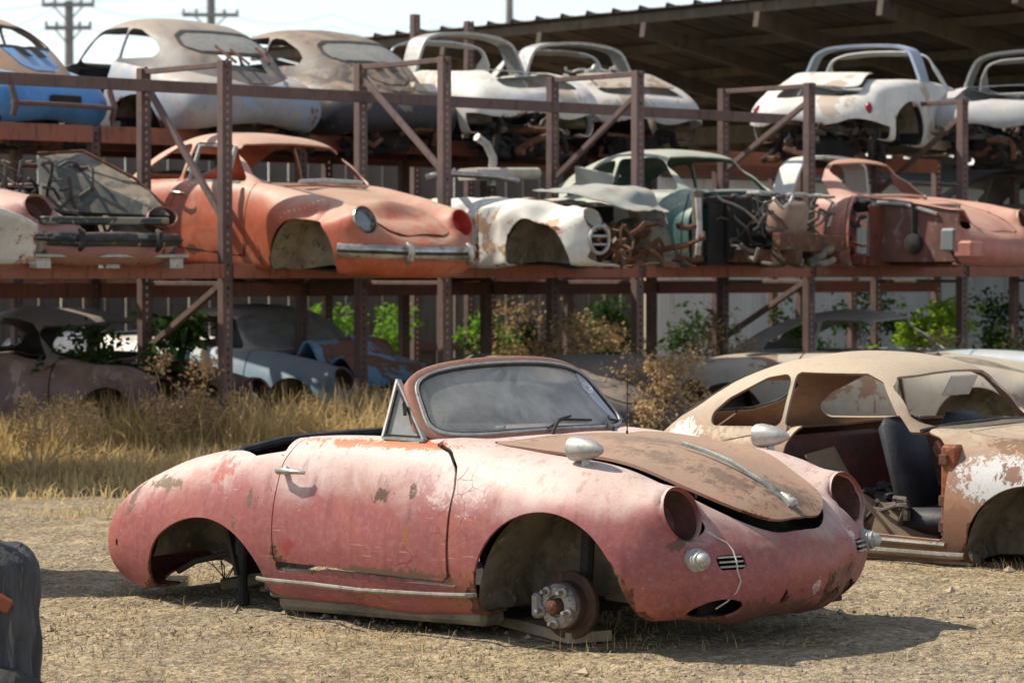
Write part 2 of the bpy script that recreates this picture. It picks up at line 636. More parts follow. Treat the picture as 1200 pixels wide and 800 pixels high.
# ------------------------------------------------------------------ racks
def rack_mesh_upright(H):
    """perforated steel post: two flanges, two strips and rungs between the slots"""
    mb = MB()
    w, d, t = .095, .075, .005
    for sg in (-1, 1):
        mb.box((sg * (w / 2 - t / 2), -d / 2, H / 2), (t, d, H))
        mb.box((sg * (w / 2 - .016 - t), 0, H / 2), (.032, t, H))
    z = .03
    while z < H:
        mb.box((0, .001, z), (.030, t, .036))
        z += .062
    mb.box((0, 0, .006), (.14, .12, .012))
    me = mesh_from('upright', np.array(mb.V), mb.F, False)
    me.materials.append(M['rack'])
    return me


_up = {}


def upright(parent, p, H):
    key = round(H, 2)
    if key not in _up:
        _up[key] = rack_mesh_upright(H)
    o = obj('upright', _up[key], None, parent)
    o.location = Vector(p) - parent.location
    o.rotation_euler = (0, 0, RACK_ANG + math.pi)
    return o


def rbar(parent, name, a, b, w, h, mat, up=(0, 0, 1)):
    L = parent.location
    mb = MB().bar(Vector(a) - L, Vector(b) - L, w, h, up, .004)
    return mb.build(name, mat, parent)


SHELF2, SHELF3 = 1.557, 2.80
fr_rack = empty('storage_rack', rk(0, 0))
tag(fr_rack, 'rusty perforated steel storage rack across the front of the yard', 'rack')
HF = {-1: 3.25, 0: 3.2, 1: 3.35, 2: 3.34, 3: 3.33, 4: 3.27, 5: 3.25}
for k in range(-1, 6):
    t = k * BAY
    H = HF[k]
    upright(fr_rack, rk(t, 0), H)
    upright(fr_rack, rk(t, FRAME_D), H)
    rbar(fr_rack, 'top_bar', rk(t, -.03, H - .03), rk(t, FRAME_D + .03, H - .03), .05, .045, M['rack'])
    for z in (.25, 1.40):
        rbar(fr_rack, 'cross_bar', rk(t + .005, .02, z), rk(t + .005, FRAME_D - .02, z), .035, .035, M['rack'])
    br = {0: ((1, 3.06), (0, 1.86)), 1: ((1, 3.22), (0, 2.32)), 2: ((0, 3.15), (1, 2.38)), 3: ((0, 3.18), (1, 2.52)), 4: ((0, 3.12), (1, 2.35))}.get(k, ((1, 3.1), (0, 2.0)))
    a, b = [rk(t, FRAME_D if s else 0, z) for s, z in br]
    rbar(fr_rack, 'brace', a, b, .045, .05, M['rack'])
    if k in (0, 3):
        rbar(fr_rack, 'brace', rk(t + .004, 0, 1.44), rk(t + .004, FRAME_D, .85), .05, .05, M['rack'])
    if k < 5:
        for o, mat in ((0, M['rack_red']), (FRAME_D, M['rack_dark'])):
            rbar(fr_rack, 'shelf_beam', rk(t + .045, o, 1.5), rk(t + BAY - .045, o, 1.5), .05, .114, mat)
    if k < 4:
        rbar(fr_rack, 'tie_beam', rk(t, FRAME_D - .06, 3.05), rk(t + BAY, FRAME_D - .06, 3.05), .045, .10, M['rack'])
# rear rack carrying the top row and the tails
bk_rack = empty('storage_rack', rk(0, 3.0))
tag(bk_rack, 'dark red rear rack holding the top row of cars behind the front rack', 'rack')
for k in range(-2, 6):
    t = k * BAY + .5
    for o in (2.7, 4.0, 5.3):
        upright(bk_rack, rk(t, o), 2.78)
    rbar(bk_rack, 'cross_bar', rk(t + .005, 2.72, 2.2), rk(t + .005, 5.28, 2.2), .05, .05, M['rack_dark'])
    rbar(bk_rack, 'brace', rk(t, 2.72, 1.4), rk(t, 4.0, 2.15), .045, .045, M['rack_dark'])
    if k < 5:
        for o in (2.7, 4.0, 5.3):
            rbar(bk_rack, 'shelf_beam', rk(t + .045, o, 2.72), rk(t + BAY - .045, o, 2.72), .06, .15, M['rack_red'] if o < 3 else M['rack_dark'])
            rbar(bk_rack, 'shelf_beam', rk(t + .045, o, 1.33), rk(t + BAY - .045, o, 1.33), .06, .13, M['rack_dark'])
# tall frame ends sticking up behind the top row
tf = empty('rack_frame', on_rack(520, 6.4))
tag(tf, 'two perforated rack posts with a cross bar against the sky', 'rack')
for px in (489, 552):
    upright(tf, on_rack(px, 6.4), 4.45 if px < 500 else 4.42)
rbar(tf, 'cross_bar', on_rack(489, 6.4, 4.22), on_rack(552, 6.4, 4.22), .04, .04, M['rack_dark'])

# ------------------------------------------------------------------ fence and tin wall behind the racks
def wallpt(px, o, z):
    return on_rack(px, o, z)


M['fence'] = simple('grey_boards', (.085, .074, .064), (.15, .132, .114), 3, .9, 0, .4, 30, 30, (.085, .07, .055), (1, 1, .12))
fence = empty('board_fence', wallpt(200, 10.0, 0))
tag(fence, 'weathered grey board fence behind the left racks', 'fence')
a, b = wallpt(-90, 10.0, 0), wallpt(745, 10.0, 0)
L = (b - a).length
nb = int(L / .30)
bm = MB().box((0, 0, 0), (.285, .03, 3.1), None, .004)
bme = mesh_from('board', np.array(bm.V), bm.F, False)
bme.materials.append(M['fence'])
for i in range(nb):
    p = a + (b - a) * ((i + .5) / nb)
    o = obj('board', bme, None, fence)
    o.location = Vector((p.x, p.y, 1.55 + RNG.uniform(-.04, .04))) - fence.location + RN * RNG.uniform(-.008, .008)
    o.rotation_euler = (0, 0, RACK_ANG + RNG.uniform(-.01, .01))
for z in (.5, 1.4, 2.3):
    MB().bar(a - fence.location + RN * .05 + Vector((0, 0, z)), b - fence.location + RN * .05 + Vector((0, 0, z)), .06, .09).build('rail', M['rack_dark'], fence)

M['tin'] = simple('pale_corrugated_tin', (.70, .73, .75), (.60, .63, .65), 2, .5, .0, .1, 30, 31, (.50, .49, .46), (1, 1, .25))
tin = empty('tin_wall', wallpt(1000, 7.6, 0))
tag(tin, 'pale corrugated metal wall under the shed roof', 'wall')
a, b = wallpt(770, 7.6, 0), wallpt(1290, 7.6, 0)
L = (b - a).length
npan = int(L / .85)
pw = L / npan
V, F = [], []
nseg = 44
for i in range(nseg + 1):
    x = -pw / 2 + pw * i / nseg
    y = .016 * math.sin(2 * math.pi * i / 4.0)
    V += [(x, y, 0), (x, y, 2.72)]
for i in range(nseg):
    F.append((2 * i, 2 * i + 2, 2 * i + 3, 2 * i + 1))
pme = mesh_from('panel', np.array(V), F)
pme.materials.append(M['tin'])
for i in range(npan):
    p = a + (b - a) * ((i + .5) / npan)
    o = obj('panel', pme, None, tin)
    o.location = p - tin.location + RN * (.006 * (i % 2))
    o.rotation_euler = (0, 0, RACK_ANG)
# lean-to sheet on top of the wall
mb = MB()
q0, q1 = a - tin.location, b - tin.location
u0 = Vector((0, 0, 2.74))
V = [q0 + u0 + RN * .25, q1 + u0 + RN * .25, q1 + Vector((0, 0, 3.02)) - RN * .9, q0 + Vector((0, 0, 3.02)) - RN * .9]
V = V + [v + Vector((0, 0, .03)) for v in V]
mb.add(V, [(3, 2, 1, 0), (4, 5, 6, 7), (0, 1, 5, 4), (1, 2, 6, 5), (2, 3, 7, 6), (3, 0, 4, 7)])
mb.build('roof_sheet', simple('pale_roof_sheet', (.52, .56, .60), (.42, .46, .50), 2, .5, .2, .1), tin)

# ------------------------------------------------------------------ open shed with the big tin roof
M['timber'] = simple('old_timber', (.085, .068, .05), (.12, .098, .072), 4, .9, 0, .4, 30, 33, (.055, .045, .035), (1, 1, .4))
M['rooftin'] = simple('rusty_roof_tin', (.045, .034, .03), (.075, .056, .048), 3, .8, 0, .2, 30, 34, (.11, .085, .065))
shed = empty('open_shed', (6, 41, 0))
tag(shed, 'open timber shed with a wide corrugated roof behind the top row of cars', 'shed')
E0 = Vector((-2.1, 41.9, 5.0))                    # far end of the roof edge
ED = Vector((.657, -.754, 0))                     # the edge runs towards the viewer on the right
EI = Vector((.754, .657, 0))                      # under the roof, sloping down
SL = -.17
SHL = shed.location


def sp(u, v, dz=0.0):
    p = E0 + ED * u + EI * v
    return Vector((p.x, p.y, 5.0 + SL * v + dz)) - SHL


pitch_s, depth = .52, 9.0
uN = 34
V, F = [], []
prof = [(0, .0), (.04, .0), (.06, .055), (.085, .055), (.105, .0), (.27, .0), (.285, .012), (.30, 0), (pitch_s, .0)]
for (u, h) in prof:
    for v in (0, depth):
        V.append(tuple(ED * u + EI * v + Vector((0, 0, SL * v + h))))
n = len(prof)
V += [(x, y, z - .012) for (x, y, z) in V]
for i in range(n - 1):
    F.append((2 * i, 2 * i + 1, 2 * i + 3, 2 * i + 2))
    F.append((2 * n + 2 * i, 2 * n + 2 * i + 2, 2 * n + 2 * i + 3, 2 * n + 2 * i + 1))
    F.append((2 * i, 2 * i + 2, 2 * n + 2 * i + 2, 2 * n + 2 * i))
rme = mesh_from('roof_sheet', np.array(V), F, False)
rme.materials.append(M['rooftin'])
for i in range(-6, uN):
    o = obj('roof_sheet', rme, None, shed)
    o.location = sp(i * pitch_s, 0, .002 * (i % 2))
for v in (.12, 1.6, 3.1, 4.6, 6.1, 7.6):
    MB().bar(sp(-3.2, v, -.09), sp(uN * pitch_s, v, -.09), .06, .13).build('purlin', M['timber'], shed)
for u in np.arange(-2.6, uN * pitch_s, 2.1):
    MB().bar(sp(u, .05, -.26), sp(u, depth, -.26), .09, .20).build('rafter', M['timber'], shed)
for v in (5.2, 8.6):
    hb = MB().bar(sp(-3.2, v, -.50), sp(uN * pitch_s, v, -.50), .12, .28).build('header_beam', M['timber'], shed)
    for u in np.arange(-2.6, uN * pitch_s, 4.2):
        top = sp(u, v, -.64)
        MB().bar(Vector((top.x, top.y, 0)), top, .16, .16, (1, 0, 0)).build('post', M['timber'], shed)
# back cladding of the shed
a1, b1 = sp(-3.2, 9.0), sp(uN * pitch_s, 9.0)
mb = MB()
nst = 60
for i in range(nst):
    p = a1 + (b1 - a1) * (i + .5) / nst
    mb.box((p.x, p.y, 1.6 + .0), ((b1 - a1).length / nst * .97, .03, 3.2), Matrix.Rotation(math.atan2(ED.y, ED.x), 3, 'Z'))
mb.build('back_cladding', M['fence'], shed)

# ------------------------------------------------------------------ utility poles
M['pole'] = simple('pole_wood', (.22, .22, .22), (.28, .275, .27), 3, .9, 0, .2)


def utility_pole(px, dist, ztop, arms, label):
    d = ray(px, 318)
    p = Vector((d.x / d.y * dist, dist, 0))
    r = empty('utility_pole', p)
    tag(r, label, 'pole', 'utility poles')
    MB().tube([(0, 0, 0), (0, 0, ztop)], [.19, .14], 12).build('post', M['pole'], r, True)
    for (z, w, ang) in arms:
        dx = Vector((math.cos(ang), math.sin(ang), 0))
        ar = MB().bar(dx * -w + Vector((0, -.16, z)), dx * w + Vector((0, -.16, z + .02)), .10, .13).build('crossarm', M['pole'], r)
        for q in (-.95, -.5, .5, .95):
            mb = MB()
            mb.lathe([(0, .03), (.05, .05), (.12, .045), (.16, .02)], tuple(dx * w * q + Vector((0, -.16, z + .07))), (0, 0, 1), 8)
            mb.build('insulator', M['pole'], ar)
        mb = MB()
        for s in (-1, 1):
            mb.bar(Vector((0, -.17, z - .55)), dx * s * w * .55 + Vector((0, -.17, z - .05)), .03, .05)
        mb.build('arm_brace', M['pole'], ar)
    return r


utility_pole(82, 92, 10.35, ((10.2, .85, .1), (9.45, .75, .1)), 'utility pole with two cross arms above the blue car')
utility_pole(248, 100, 13.2, ((10.6, 1.0, .15),), 'utility pole behind the silver coupe roof')
utility_pole(597, 110, 13.0, (), 'bare distant utility pole above the shed roof edge')

for i, (za, zb) in enumerate(((10.42, 10.9), (9.66, 10.3), (10.40, 12.4))):
    pa, pb = on_rack(82, 0), on_rack(248, 0)
    pa, pb = pa * (92 / pa.y), pb * (100 / pb.y)
    dv = pb - pa
    pts = []
    for q in range(-10, 41):
        t = q / 10
        pts.append(pa + dv * t + Vector((0, -.2 + .5 * i * .3, lerp(za, zb, t) - .5 * math.sin(math.pi * (t % 1.0)))))
    cb = MB().tube(pts, .009, 5).build('power_cable', M['pole'], None, True)
    tag(cb, ('lower', 'upper', 'topmost')[[1, 0, 2][i]] + ' thin power cable crossing the sky between the poles', 'cable', 'power cables')

# ------------------------------------------------------------------ car bodies: spline skins cut into panels
def spl(kn, Y, t):
    kn = np.asarray(kn, float)
    h = np.diff(kn)
    s = np.diff(Y, axis=0) / h.reshape((-1,) + (1,) * (Y.ndim - 1))
    m = np.empty_like(Y)
    m[0], m[-1] = s[0], s[-1]
    hw = h.reshape((-1,) + (1,) * (Y.ndim - 1))
    m[1:-1] = (hw[1:] * s[:-1] + hw[:-1] * s[1:]) / (hw[1:] + hw[:-1])
    i = np.clip(np.searchsorted(kn, t, 'right') - 1, 0, len(kn) - 2)
    hh = h[i]
    u = (t - kn[i]) / hh
    sh = (-1,) + (1,) * (Y.ndim - 1)
    u, hh = u.reshape(sh), hh.reshape(sh)
    return ((1 + 2 * u) * (1 - u) ** 2 * Y[i] + u * (1 - u) ** 2 * hh * m[i]
            + u * u * (3 - 2 * u) * Y[i + 1] + u * u * (u - 1) * hh * m[i + 1])


def chord(net, axis):
    d = np.linalg.norm(np.diff(net, axis=axis), axis=2).mean(axis=1 - axis)
    return np.concatenate([[0], np.cumsum(np.maximum(d, .02))])


def vnormals(V, F):
    A = np.array(F)
    n = np.cross(V[A[:, 2]] - V[A[:, 0]], V[A[:, 3]] - V[A[:, 1]])
    N = np.zeros_like(V)
    for k in range(4):
        np.add.at(N, A[:, k], n)
    return N / np.maximum(np.linalg.norm(N, axis=1, keepdims=True), 1e-12)


def skin(net, nu, nv, closed):
    net = np.array(net, float)
    fl = np.array([1, -1, 1.0])
    ext = net
    if closed:
        ext = np.concatenate([net[1:2] * fl, net, net[-2:-1] * fl])
    ext = np.concatenate([ext, ext[:, -2:-1] * fl], axis=1)
    ku, kv = chord(ext, 0), chord(ext, 1)
    u0, u1 = (ku[1], ku[-2]) if closed else (ku[0], ku[-1])
    G = spl(ku, ext, np.linspace(u0, u1, nu))
    G = np.swapaxes(spl(kv, np.swapaxes(G, 0, 1), np.linspace(kv[0], kv[-2], nv)), 0, 1)
    V = list(G.reshape(-1, 3))
    ia = np.arange(nu * nv).reshape(nu, nv)
    ib = np.empty_like(ia)
    for i in range(nu):
        for j in range(nv):
            if j == nv - 1 or (closed and i in (0, nu - 1)):
                ib[i, j] = ia[i, j]
            else:
                ib[i, j] = len(V)
                V.append(G[i, j] * fl)
    V = np.array(V)
    V[ia[:, -1], 1] = 0
    F = []
    for i in range(nu - 1):
        for j in range(nv - 1):
            F.append((ia[i, j], ia[i + 1, j], ia[i + 1, j + 1], ia[i, j + 1]))
            F.append((ib[i, j], ib[i, j + 1], ib[i + 1, j + 1], ib[i + 1, j]))
    N = vnormals(V, F)
    c = ia[nu // 2, nv // 2]
    if N[c, 1] * 1.0 + N[c, 2] * .3 < 0:
        F = [f[::-1] for f in F]
        N = -N
    return V, N, F


def clip(Ms, s):
    """the part of the mesh where s <= 0"""
    V, N, F = Ms
    s = np.where(np.abs(s) < 1e-7, -1e-7, s)
    ins = s <= 0
    if ins.all():
        return Ms
    il = ins.tolist()
    nV, nN, E, out = [], [], {}, []
    b = len(V)

    def cut(i, j):
        key = (i, j) if i < j else (j, i)
        r = E.get(key)
        if r is None:
            t = s[i] / (s[i] - s[j])
            r = b + len(nV)
            nV.append(V[i] + (V[j] - V[i]) * t)
            nN.append(N[i] + (N[j] - N[i]) * t)
            E[key] = r
        return r
    for f in F:
        c = 0
        for i in f:
            c += il[i]
        if c == len(f):
            out.append(f)
        elif c:
            p = []
            for q in range(len(f)):
                i, j = f[q - 1], f[q]
                if il[i]:
                    if not il[j]:
                        p.append(cut(i, j))
                elif il[j]:
                    p.append(cut(i, j))
                if il[j]:
                    p.append(j)
            if len(p) > 2:
                out.append(tuple(p))
    if nV:
        V = np.concatenate([V, np.array(nV)])
        N = np.concatenate([N, np.array(nN)])
    used = np.zeros(len(V), bool)
    for f in out:
        for i in f:
            used[i] = True
    mp = np.cumsum(used) - 1
    ml = mp.tolist()
    return V[used], N[used], [tuple(ml[i] for i in f) for f in out]


def seg_sdf(px, py, poly, r=0.0):
    """signed distance to polygon (negative inside)"""
    P = np.asarray(poly, float)
    n = len(P)
    d = np.full(len(px), 1e9)
    ins = np.zeros(len(px), bool)
    for i in range(n):
        a, b = P[i], P[(i + 1) % n]
        ex, ey = b - a
        wx, wy = px - a[0], py - a[1]
        t = np.clip((wx * ex + wy * ey) / (ex * ex + ey * ey), 0, 1)
        d = np.minimum(d, (wx - t * ex) ** 2 + (wy - t * ey) ** 2)
        c = ((a[1] > py) != (b[1] > py))
        if abs(ey) > 1e-9:
            xi = a[0] + (py - a[1]) * ex / ey
            ins ^= c & (px < xi)
    d = np.sqrt(d)
    return np.where(ins, -d, d) - r


def ell(a, b, ca, cb, ra, rb):
    q = np.sqrt(((a - ca) / ra) ** 2 + ((b - cb) / rb) ** 2)
    return (q - 1) * min(ra, rb)


def shell(name, Ms, t, mat, parent, deform=None):
    """panel with thickness t inward, hard rims, smooth faces"""
    V, N, F = Ms
    if not F:
        return None
    N = N / np.maximum(np.linalg.norm(N, axis=1, keepdims=True), 1e-9)
    n = len(V)
    edges = {}
    for f in F:
        for q in range(len(f)):
            e = (f[q - 1], f[q])
            if (e[1], e[0]) in edges:
                del edges[(e[1], e[0])]
            else:
                edges[e] = 1
    rim = {}
    A = [V, V - N * t]
    FF = list(F) + [tuple(i + n for i in f[::-1]) for f in F]
    ro, ri, base = [], [], 2 * n
    for (i, j) in edges:
        for q in (i, j):
            if q not in rim:
                rim[q] = len(rim)
    k = len(rim)
    order = sorted(rim, key=rim.get)
    A.append(V[order])
    A.append(V[order] - N[order] * t)
    for (i, j) in edges:
        FF.append((base + rim[j], base + rim[i], base + k + rim[i], base + k + rim[j]))
    W = np.concatenate(A)
    if deform is not None:
        W = deform(W)
        me = mesh_from(name, W, FF)
    else:
        c = V.mean(axis=0)
        me = mesh_from(name, W, FF, True)
    # nearness to a cut edge, for rust that starts at edges
    E_ = V[order]
    e = np.zeros(n)
    if len(E_):
        for a in range(0, n, 2000):
            q = V[a:a + 2000]
            d2 = (q ** 2).sum(1)[:, None] + (E_ ** 2).sum(1)[None] - 2 * q @ E_.T
            e[a:a + 2000] = np.exp(-np.sqrt(np.maximum(d2.min(axis=1), 0)) / .035)
    at = me.attributes.new('edge', 'FLOAT', 'POINT')
    at.data.foreach_set('value', np.concatenate([e, e, np.ones(2 * k)]).astype(np.float32))
    return obj(name, me, mat, parent)


N356 = [
    [(-1.80, 0, .24), (-1.88, 0, .25), (-1.95, 0, .30), (-1.98, 0, .38), (-1.96, 0, .47), (-1.90, 0, .56), (-1.84, 0, .61), (-1.78, 0, .645)],
    [(-1.74, .34, .21), (-1.87, .40, .215), (-1.945, .44, .28), (-1.97, .46, .38), (-1.945, .455, .49), (-1.87, .41, .59), (-1.73, .22, .66), (-1.66, 0, .69)],
    [(-1.60, .52, .19), (-1.72, .64, .19), (-1.785, .695, .27), (-1.81, .715, .38), (-1.775, .695, .51), (-1.68, .605, .635), (-1.51, .33, .72), (-1.45, 0, .745)],
    [(-1.40, .58, .19), (-1.43, .725, .19), (-1.45, .77, .27), (-1.46, .79, .40), (-1.44, .765, .545), (-1.38, .67, .70), (-1.28, .36, .785), (-1.25, 0, .80)],
    [(-1.05, .60, .20), (-1.05, .75, .20), (-1.05, .79, .29), (-1.05, .81, .43), (-1.05, .785, .59), (-1.03, .69, .765), (-1.0, .36, .83), (-1.0, 0, .845)],
    [(-.55, .62, .20), (-.55, .765, .20), (-.55, .805, .30), (-.55, .825, .45), (-.55, .80, .64), (-.55, .70, .845), (-.55, .36, .87), (-.55, 0, .875)],
    [(0, .62, .19), (0, .765, .19), (0, .81, .30), (0, .83, .46), (0, .80, .67), (0, .70, .875), (0, .36, .885), (0, 0, .89)],
    [(.5, .62, .19), (.5, .76, .19), (.5, .81, .30), (.5, .83, .46), (.5, .80, .66), (.5, .69, .85), (.5, .36, .88), (.5, 0, .89)],
    [(.95, .60, .20), (.95, .75, .20), (.95, .81, .29), (.95, .832, .45), (.95, .80, .65), (.95, .66, .805), (.95, .36, .825), (.95, 0, .85)],
    [(1.30, .55, .20), (1.30, .70, .205), (1.31, .775, .285), (1.31, .80, .43), (1.30, .77, .62), (1.28, .62, .775), (1.27, .345, .755), (1.27, 0, .785)],
    [(1.45, .48, .19), (1.50, .61, .195), (1.53, .70, .27), (1.54, .735, .41), (1.52, .70, .58), (1.48, .57, .715), (1.47, .335, .675), (1.48, 0, .705)],
    [(1.48, .40, .18), (1.60, .50, .185), (1.675, .56, .25), (1.705, .585, .37), (1.68, .56, .49), (1.63, .46, .605), (1.62, .28, .61), (1.645, 0, .625)],
    [(1.54, .27, .17), (1.67, .32, .175), (1.765, .345, .24), (1.80, .36, .35), (1.785, .345, .45), (1.75, .29, .515), (1.725, .17, .545), (1.73, 0, .56)],
    [(1.58, 0, .165), (1.71, 0, .17), (1.81, 0, .235), (1.845, 0, .335), (1.835, 0, .42), (1.81, 0, .47), (1.795, 0, .495), (1.78, 0, .515)],
]
G356 = [
    [(.36, .69, .845), (.40, .61, .86), (.44, .5, .872), (.47, .38, .882), (.50, .2, .892), (.515, 0, .897)],
    [(.20, .70, .85), (.24, .635, .965), (.275, .575, 1.015), (.305, .46, 1.04), (.335, .24, 1.055), (.345, 0, 1.06)],
    [(.02, .70, .86), (.05, .63, 1.05), (.085, .56, 1.14), (.115, .44, 1.18), (.145, .22, 1.20), (.155, 0, 1.205)],
    [(-.20, .70, .86), (-.20, .63, 1.07), (-.20, .56, 1.195), (-.20, .43, 1.25), (-.20, .22, 1.275), (-.20, 0, 1.283)],
    [(-.60, .70, .845), (-.60, .62, 1.04), (-.60, .55, 1.175), (-.60, .42, 1.235), (-.60, .21, 1.262), (-.60, 0, 1.27)],
    [(-1.0, .69, .77), (-1.0, .60, .94), (-1.0, .515, 1.065), (-1.0, .39, 1.125), (-1.0, .2, 1.152), (-1.0, 0, 1.16)],
    [(-1.35, .62, .68), (-1.35, .545, .80), (-1.35, .455, .905), (-1.35, .34, .96), (-1.35, .18, .985), (-1.35, 0, .993)],
    [(-1.65, .48, .565), (-1.65, .445, .64), (-1.65, .37, .715), (-1.65, .28, .76), (-1.65, .15, .785), (-1.65, 0, .79)],
    [(-1.86, .36, .48), (-1.86, .33, .525), (-1.86, .28, .565), (-1.86, .21, .59), (-1.86, .12, .605), (-1.86, 0, .61)],
]
N911 = [
    [(-1.90, 0, .28), (-1.97, 0, .29), (-2.0, 0, .36), (-2.02, 0, .45), (-2.0, 0, .54), (-1.96, 0, .61), (-1.92, 0, .65), (-1.86, 0, .69)],
    [(-1.85, .38, .27), (-1.93, .42, .28), (-1.97, .45, .35), (-1.99, .46, .45), (-1.97, .45, .54), (-1.92, .42, .62), (-1.80, .22, .70), (-1.74, 0, .735)],
    [(-1.68, .56, .25), (-1.75, .66, .25), (-1.78, .70, .34), (-1.79, .715, .45), (-1.76, .70, .56), (-1.70, .62, .68), (-1.60, .36, .77), (-1.55, 0, .79)],
    [(-1.40, .6, .23), (-1.40, .75, .23), (-1.40, .79, .33), (-1.40, .80, .46), (-1.40, .785, .60), (-1.40, .70, .77), (-1.38, .40, .85), (-1.36, 0, .87)],
    [(-1.0, .6, .21), (-1.0, .765, .21), (-1.0, .80, .33), (-1.0, .805, .48), (-1.0, .79, .64), (-1.0, .70, .83), (-1.0, .38, .88), (-1.0, 0, .89)],
    [(-.5, .6, .2), (-.5, .74, .2), (-.5, .775, .32), (-.5, .79, .47), (-.5, .78, .66), (-.5, .70, .87), (-.5, .38, .90), (-.5, 0, .90)],
    [(0, .6, .2), (0, .74, .2), (0, .775, .32), (0, .79, .47), (0, .78, .66), (0, .70, .875), (0, .38, .90), (0, 0, .90)],
    [(.5, .6, .2), (.5, .74, .2), (.5, .775, .32), (.5, .79, .47), (.5, .78, .66), (.5, .68, .87), (.5, .38, .875), (.5, 0, .885)],
    [(.95, .58, .21), (.95, .755, .21), (.95, .79, .32), (.95, .80, .47), (.95, .785, .66), (.95, .64, .835), (.95, .37, .795), (.95, 0, .81)],
    [(1.30, .55, .22), (1.30, .73, .22), (1.30, .765, .32), (1.30, .775, .45), (1.30, .75, .62), (1.30, .60, .785), (1.30, .37, .715), (1.30, 0, .73)],
    [(1.50, .48, .22), (1.54, .65, .22), (1.55, .70, .31), (1.56, .715, .43), (1.55, .69, .58), (1.53, .56, .725), (1.53, .37, .63), (1.53, 0, .645)],
    [(1.5, .42, .21), (1.62, .54, .22), (1.69, .60, .29), (1.72, .62, .38), (1.70, .60, .48), (1.66, .50, .59), (1.65, .32, .565), (1.68, 0, .57)],
    [(1.6, .28, .2), (1.73, .34, .2), (1.81, .37, .27), (1.84, .385, .36), (1.82, .37, .44), (1.79, .31, .49), (1.77, .18, .505), (1.77, 0, .51)],
    [(1.66, 0, .2), (1.78, 0, .2), (1.86, 0, .27), (1.885, 0, .35), (1.87, 0, .42), (1.85, 0, .455), (1.835, 0, .47), (1.82, 0, .485)],
]
G911 = [
    [(.45, .68, .865), (.50, .60, .875), (.54, .5, .882), (.58, .38, .887), (.61, .2, .892), (.625, 0, .895)],
    [(.26, .69, .87), (.30, .625, .985), (.335, .57, 1.03), (.365, .46, 1.055), (.395, .24, 1.07), (.405, 0, 1.075)],
    [(.02, .69, .87), (.05, .62, 1.06), (.085, .555, 1.17), (.11, .44, 1.215), (.135, .22, 1.235), (.145, 0, 1.24)],
    [(-.22, .69, .87), (-.22, .62, 1.08), (-.22, .55, 1.22), (-.22, .43, 1.275), (-.22, .22, 1.30), (-.22, 0, 1.308)],
    [(-.62, .69, .865), (-.62, .61, 1.06), (-.62, .535, 1.19), (-.62, .42, 1.25), (-.62, .21, 1.28), (-.62, 0, 1.288)],
    [(-1.02, .68, .83), (-1.02, .59, .97), (-1.02, .50, 1.085), (-1.02, .39, 1.145), (-1.02, .2, 1.172), (-1.02, 0, 1.18)],
    [(-1.38, .62, .76), (-1.38, .54, .85), (-1.38, .44, .935), (-1.38, .34, .985), (-1.38, .18, 1.01), (-1.38, 0, 1.018)],
    [(-1.68, .50, .66), (-1.68, .45, .71), (-1.68, .37, .76), (-1.68, .28, .80), (-1.68, .15, .82), (-1.68, 0, .828)],
    [(-1.88, .38, .57), (-1.88, .34, .605), (-1.88, .28, .63), (-1.88, .21, .65), (-1.88, .12, .665), (-1.88, 0, .67)],
]
SPEC = {
    '356': dict(body=N356, green=G356, head=(1.605, .555, .612), headR=.112, tilt=.33,
                farch=(1.095, .245, .375, .375), rarch=(-.955, .20, .415, .325),
                door=[(-.46, .345), (-.455, .78), (-.38, .95), (.36, .95), (.40, .875), (.50, .845), (.575, .78), (.60, .70), (.585, .315)],
                hood=[(.56, -1), (.56, .48), (.62, .545), (.80, .55), (1.15, .485), (1.45, .40), (1.64, .32), (1.745, .17), (1.772, 0), (1.772, -1)],
                lid=[(-.98, -1), (-.98, .30), (-1.04, .38), (-1.5, .36), (-1.68, .26), (-1.73, .1), (-1.735, -1)],
                cabin=[(-1.06, -1), (-1.05, .40), (-.90, .58), (-.6, .64), (.28, .645), (.36, .60), (.42, .40), (.45, -1)],
                wind=[(-.1, .92), (.54, .90), (.635, .93), (.575, 1.11), (.49, 1.168), (.2, 1.185), (-.1, 1.19)], pil=((.33, .86), (.075, 1.16)),
                side=[(.262, .885), (.068, 1.14), (-.04, 1.185), (-.495, 1.185), (-.505, .88)],
                quart=[(-.528, .88), (-.518, 1.178), (-.70, 1.15), (-.96, 1.03), (-1.10, .915), (-1.02, .87)],
                rear=[(-.1, .90), (.36, .91), (.46, .965), (.42, 1.065), (.33, 1.11), (-.1, 1.12)]),
    '911': dict(body=N911, green=G911, head=(1.625, .555, .645), headR=.118, tilt=.42,
                farch=(1.12, .28, .365, .37), rarch=(-1.10, .29, .37, .36),
                door=[(-.50, .34), (-.52, .62), (-.44, .95), (.43, .95), (.45, .60), (.43, .29)],
                hood=[(.62, -1), (.62, .42), (.70, .46), (1.15, .40), (1.55, .36), (1.68, .31), (1.735, .2), (1.755, -1)],
                lid=[(-1.10, -1), (-1.10, .36), (-1.45, .40), (-1.80, .42), (-1.85, .3), (-1.87, -1)],
                cabin=[(-1.1, -1), (-1.08, .36), (-.95, .55), (-.6, .62), (.35, .63), (.45, .56), (.52, .35), (.54, -1)],
                wind=[(-.1, .92), (.54, .905), (.63, .935), (.58, 1.15), (.50, 1.208), (.2, 1.225), (-.1, 1.23)], pil=((.42, .86), (.07, 1.19)),
                side=[(.335, .895), (.075, 1.165), (-.03, 1.21), (-.46, 1.21), (-.48, .89)],
                quart=[(-.51, .89), (-.49, 1.205), (-.70, 1.17), (-.99, 1.03), (-1.14, .92), (-1.05, .88)],
                rear=[(-.1, .925), (.36, .93), (.42, .97), (.37, 1.09), (.28, 1.125), (-.1, 1.14)]),
}
_cache = {}


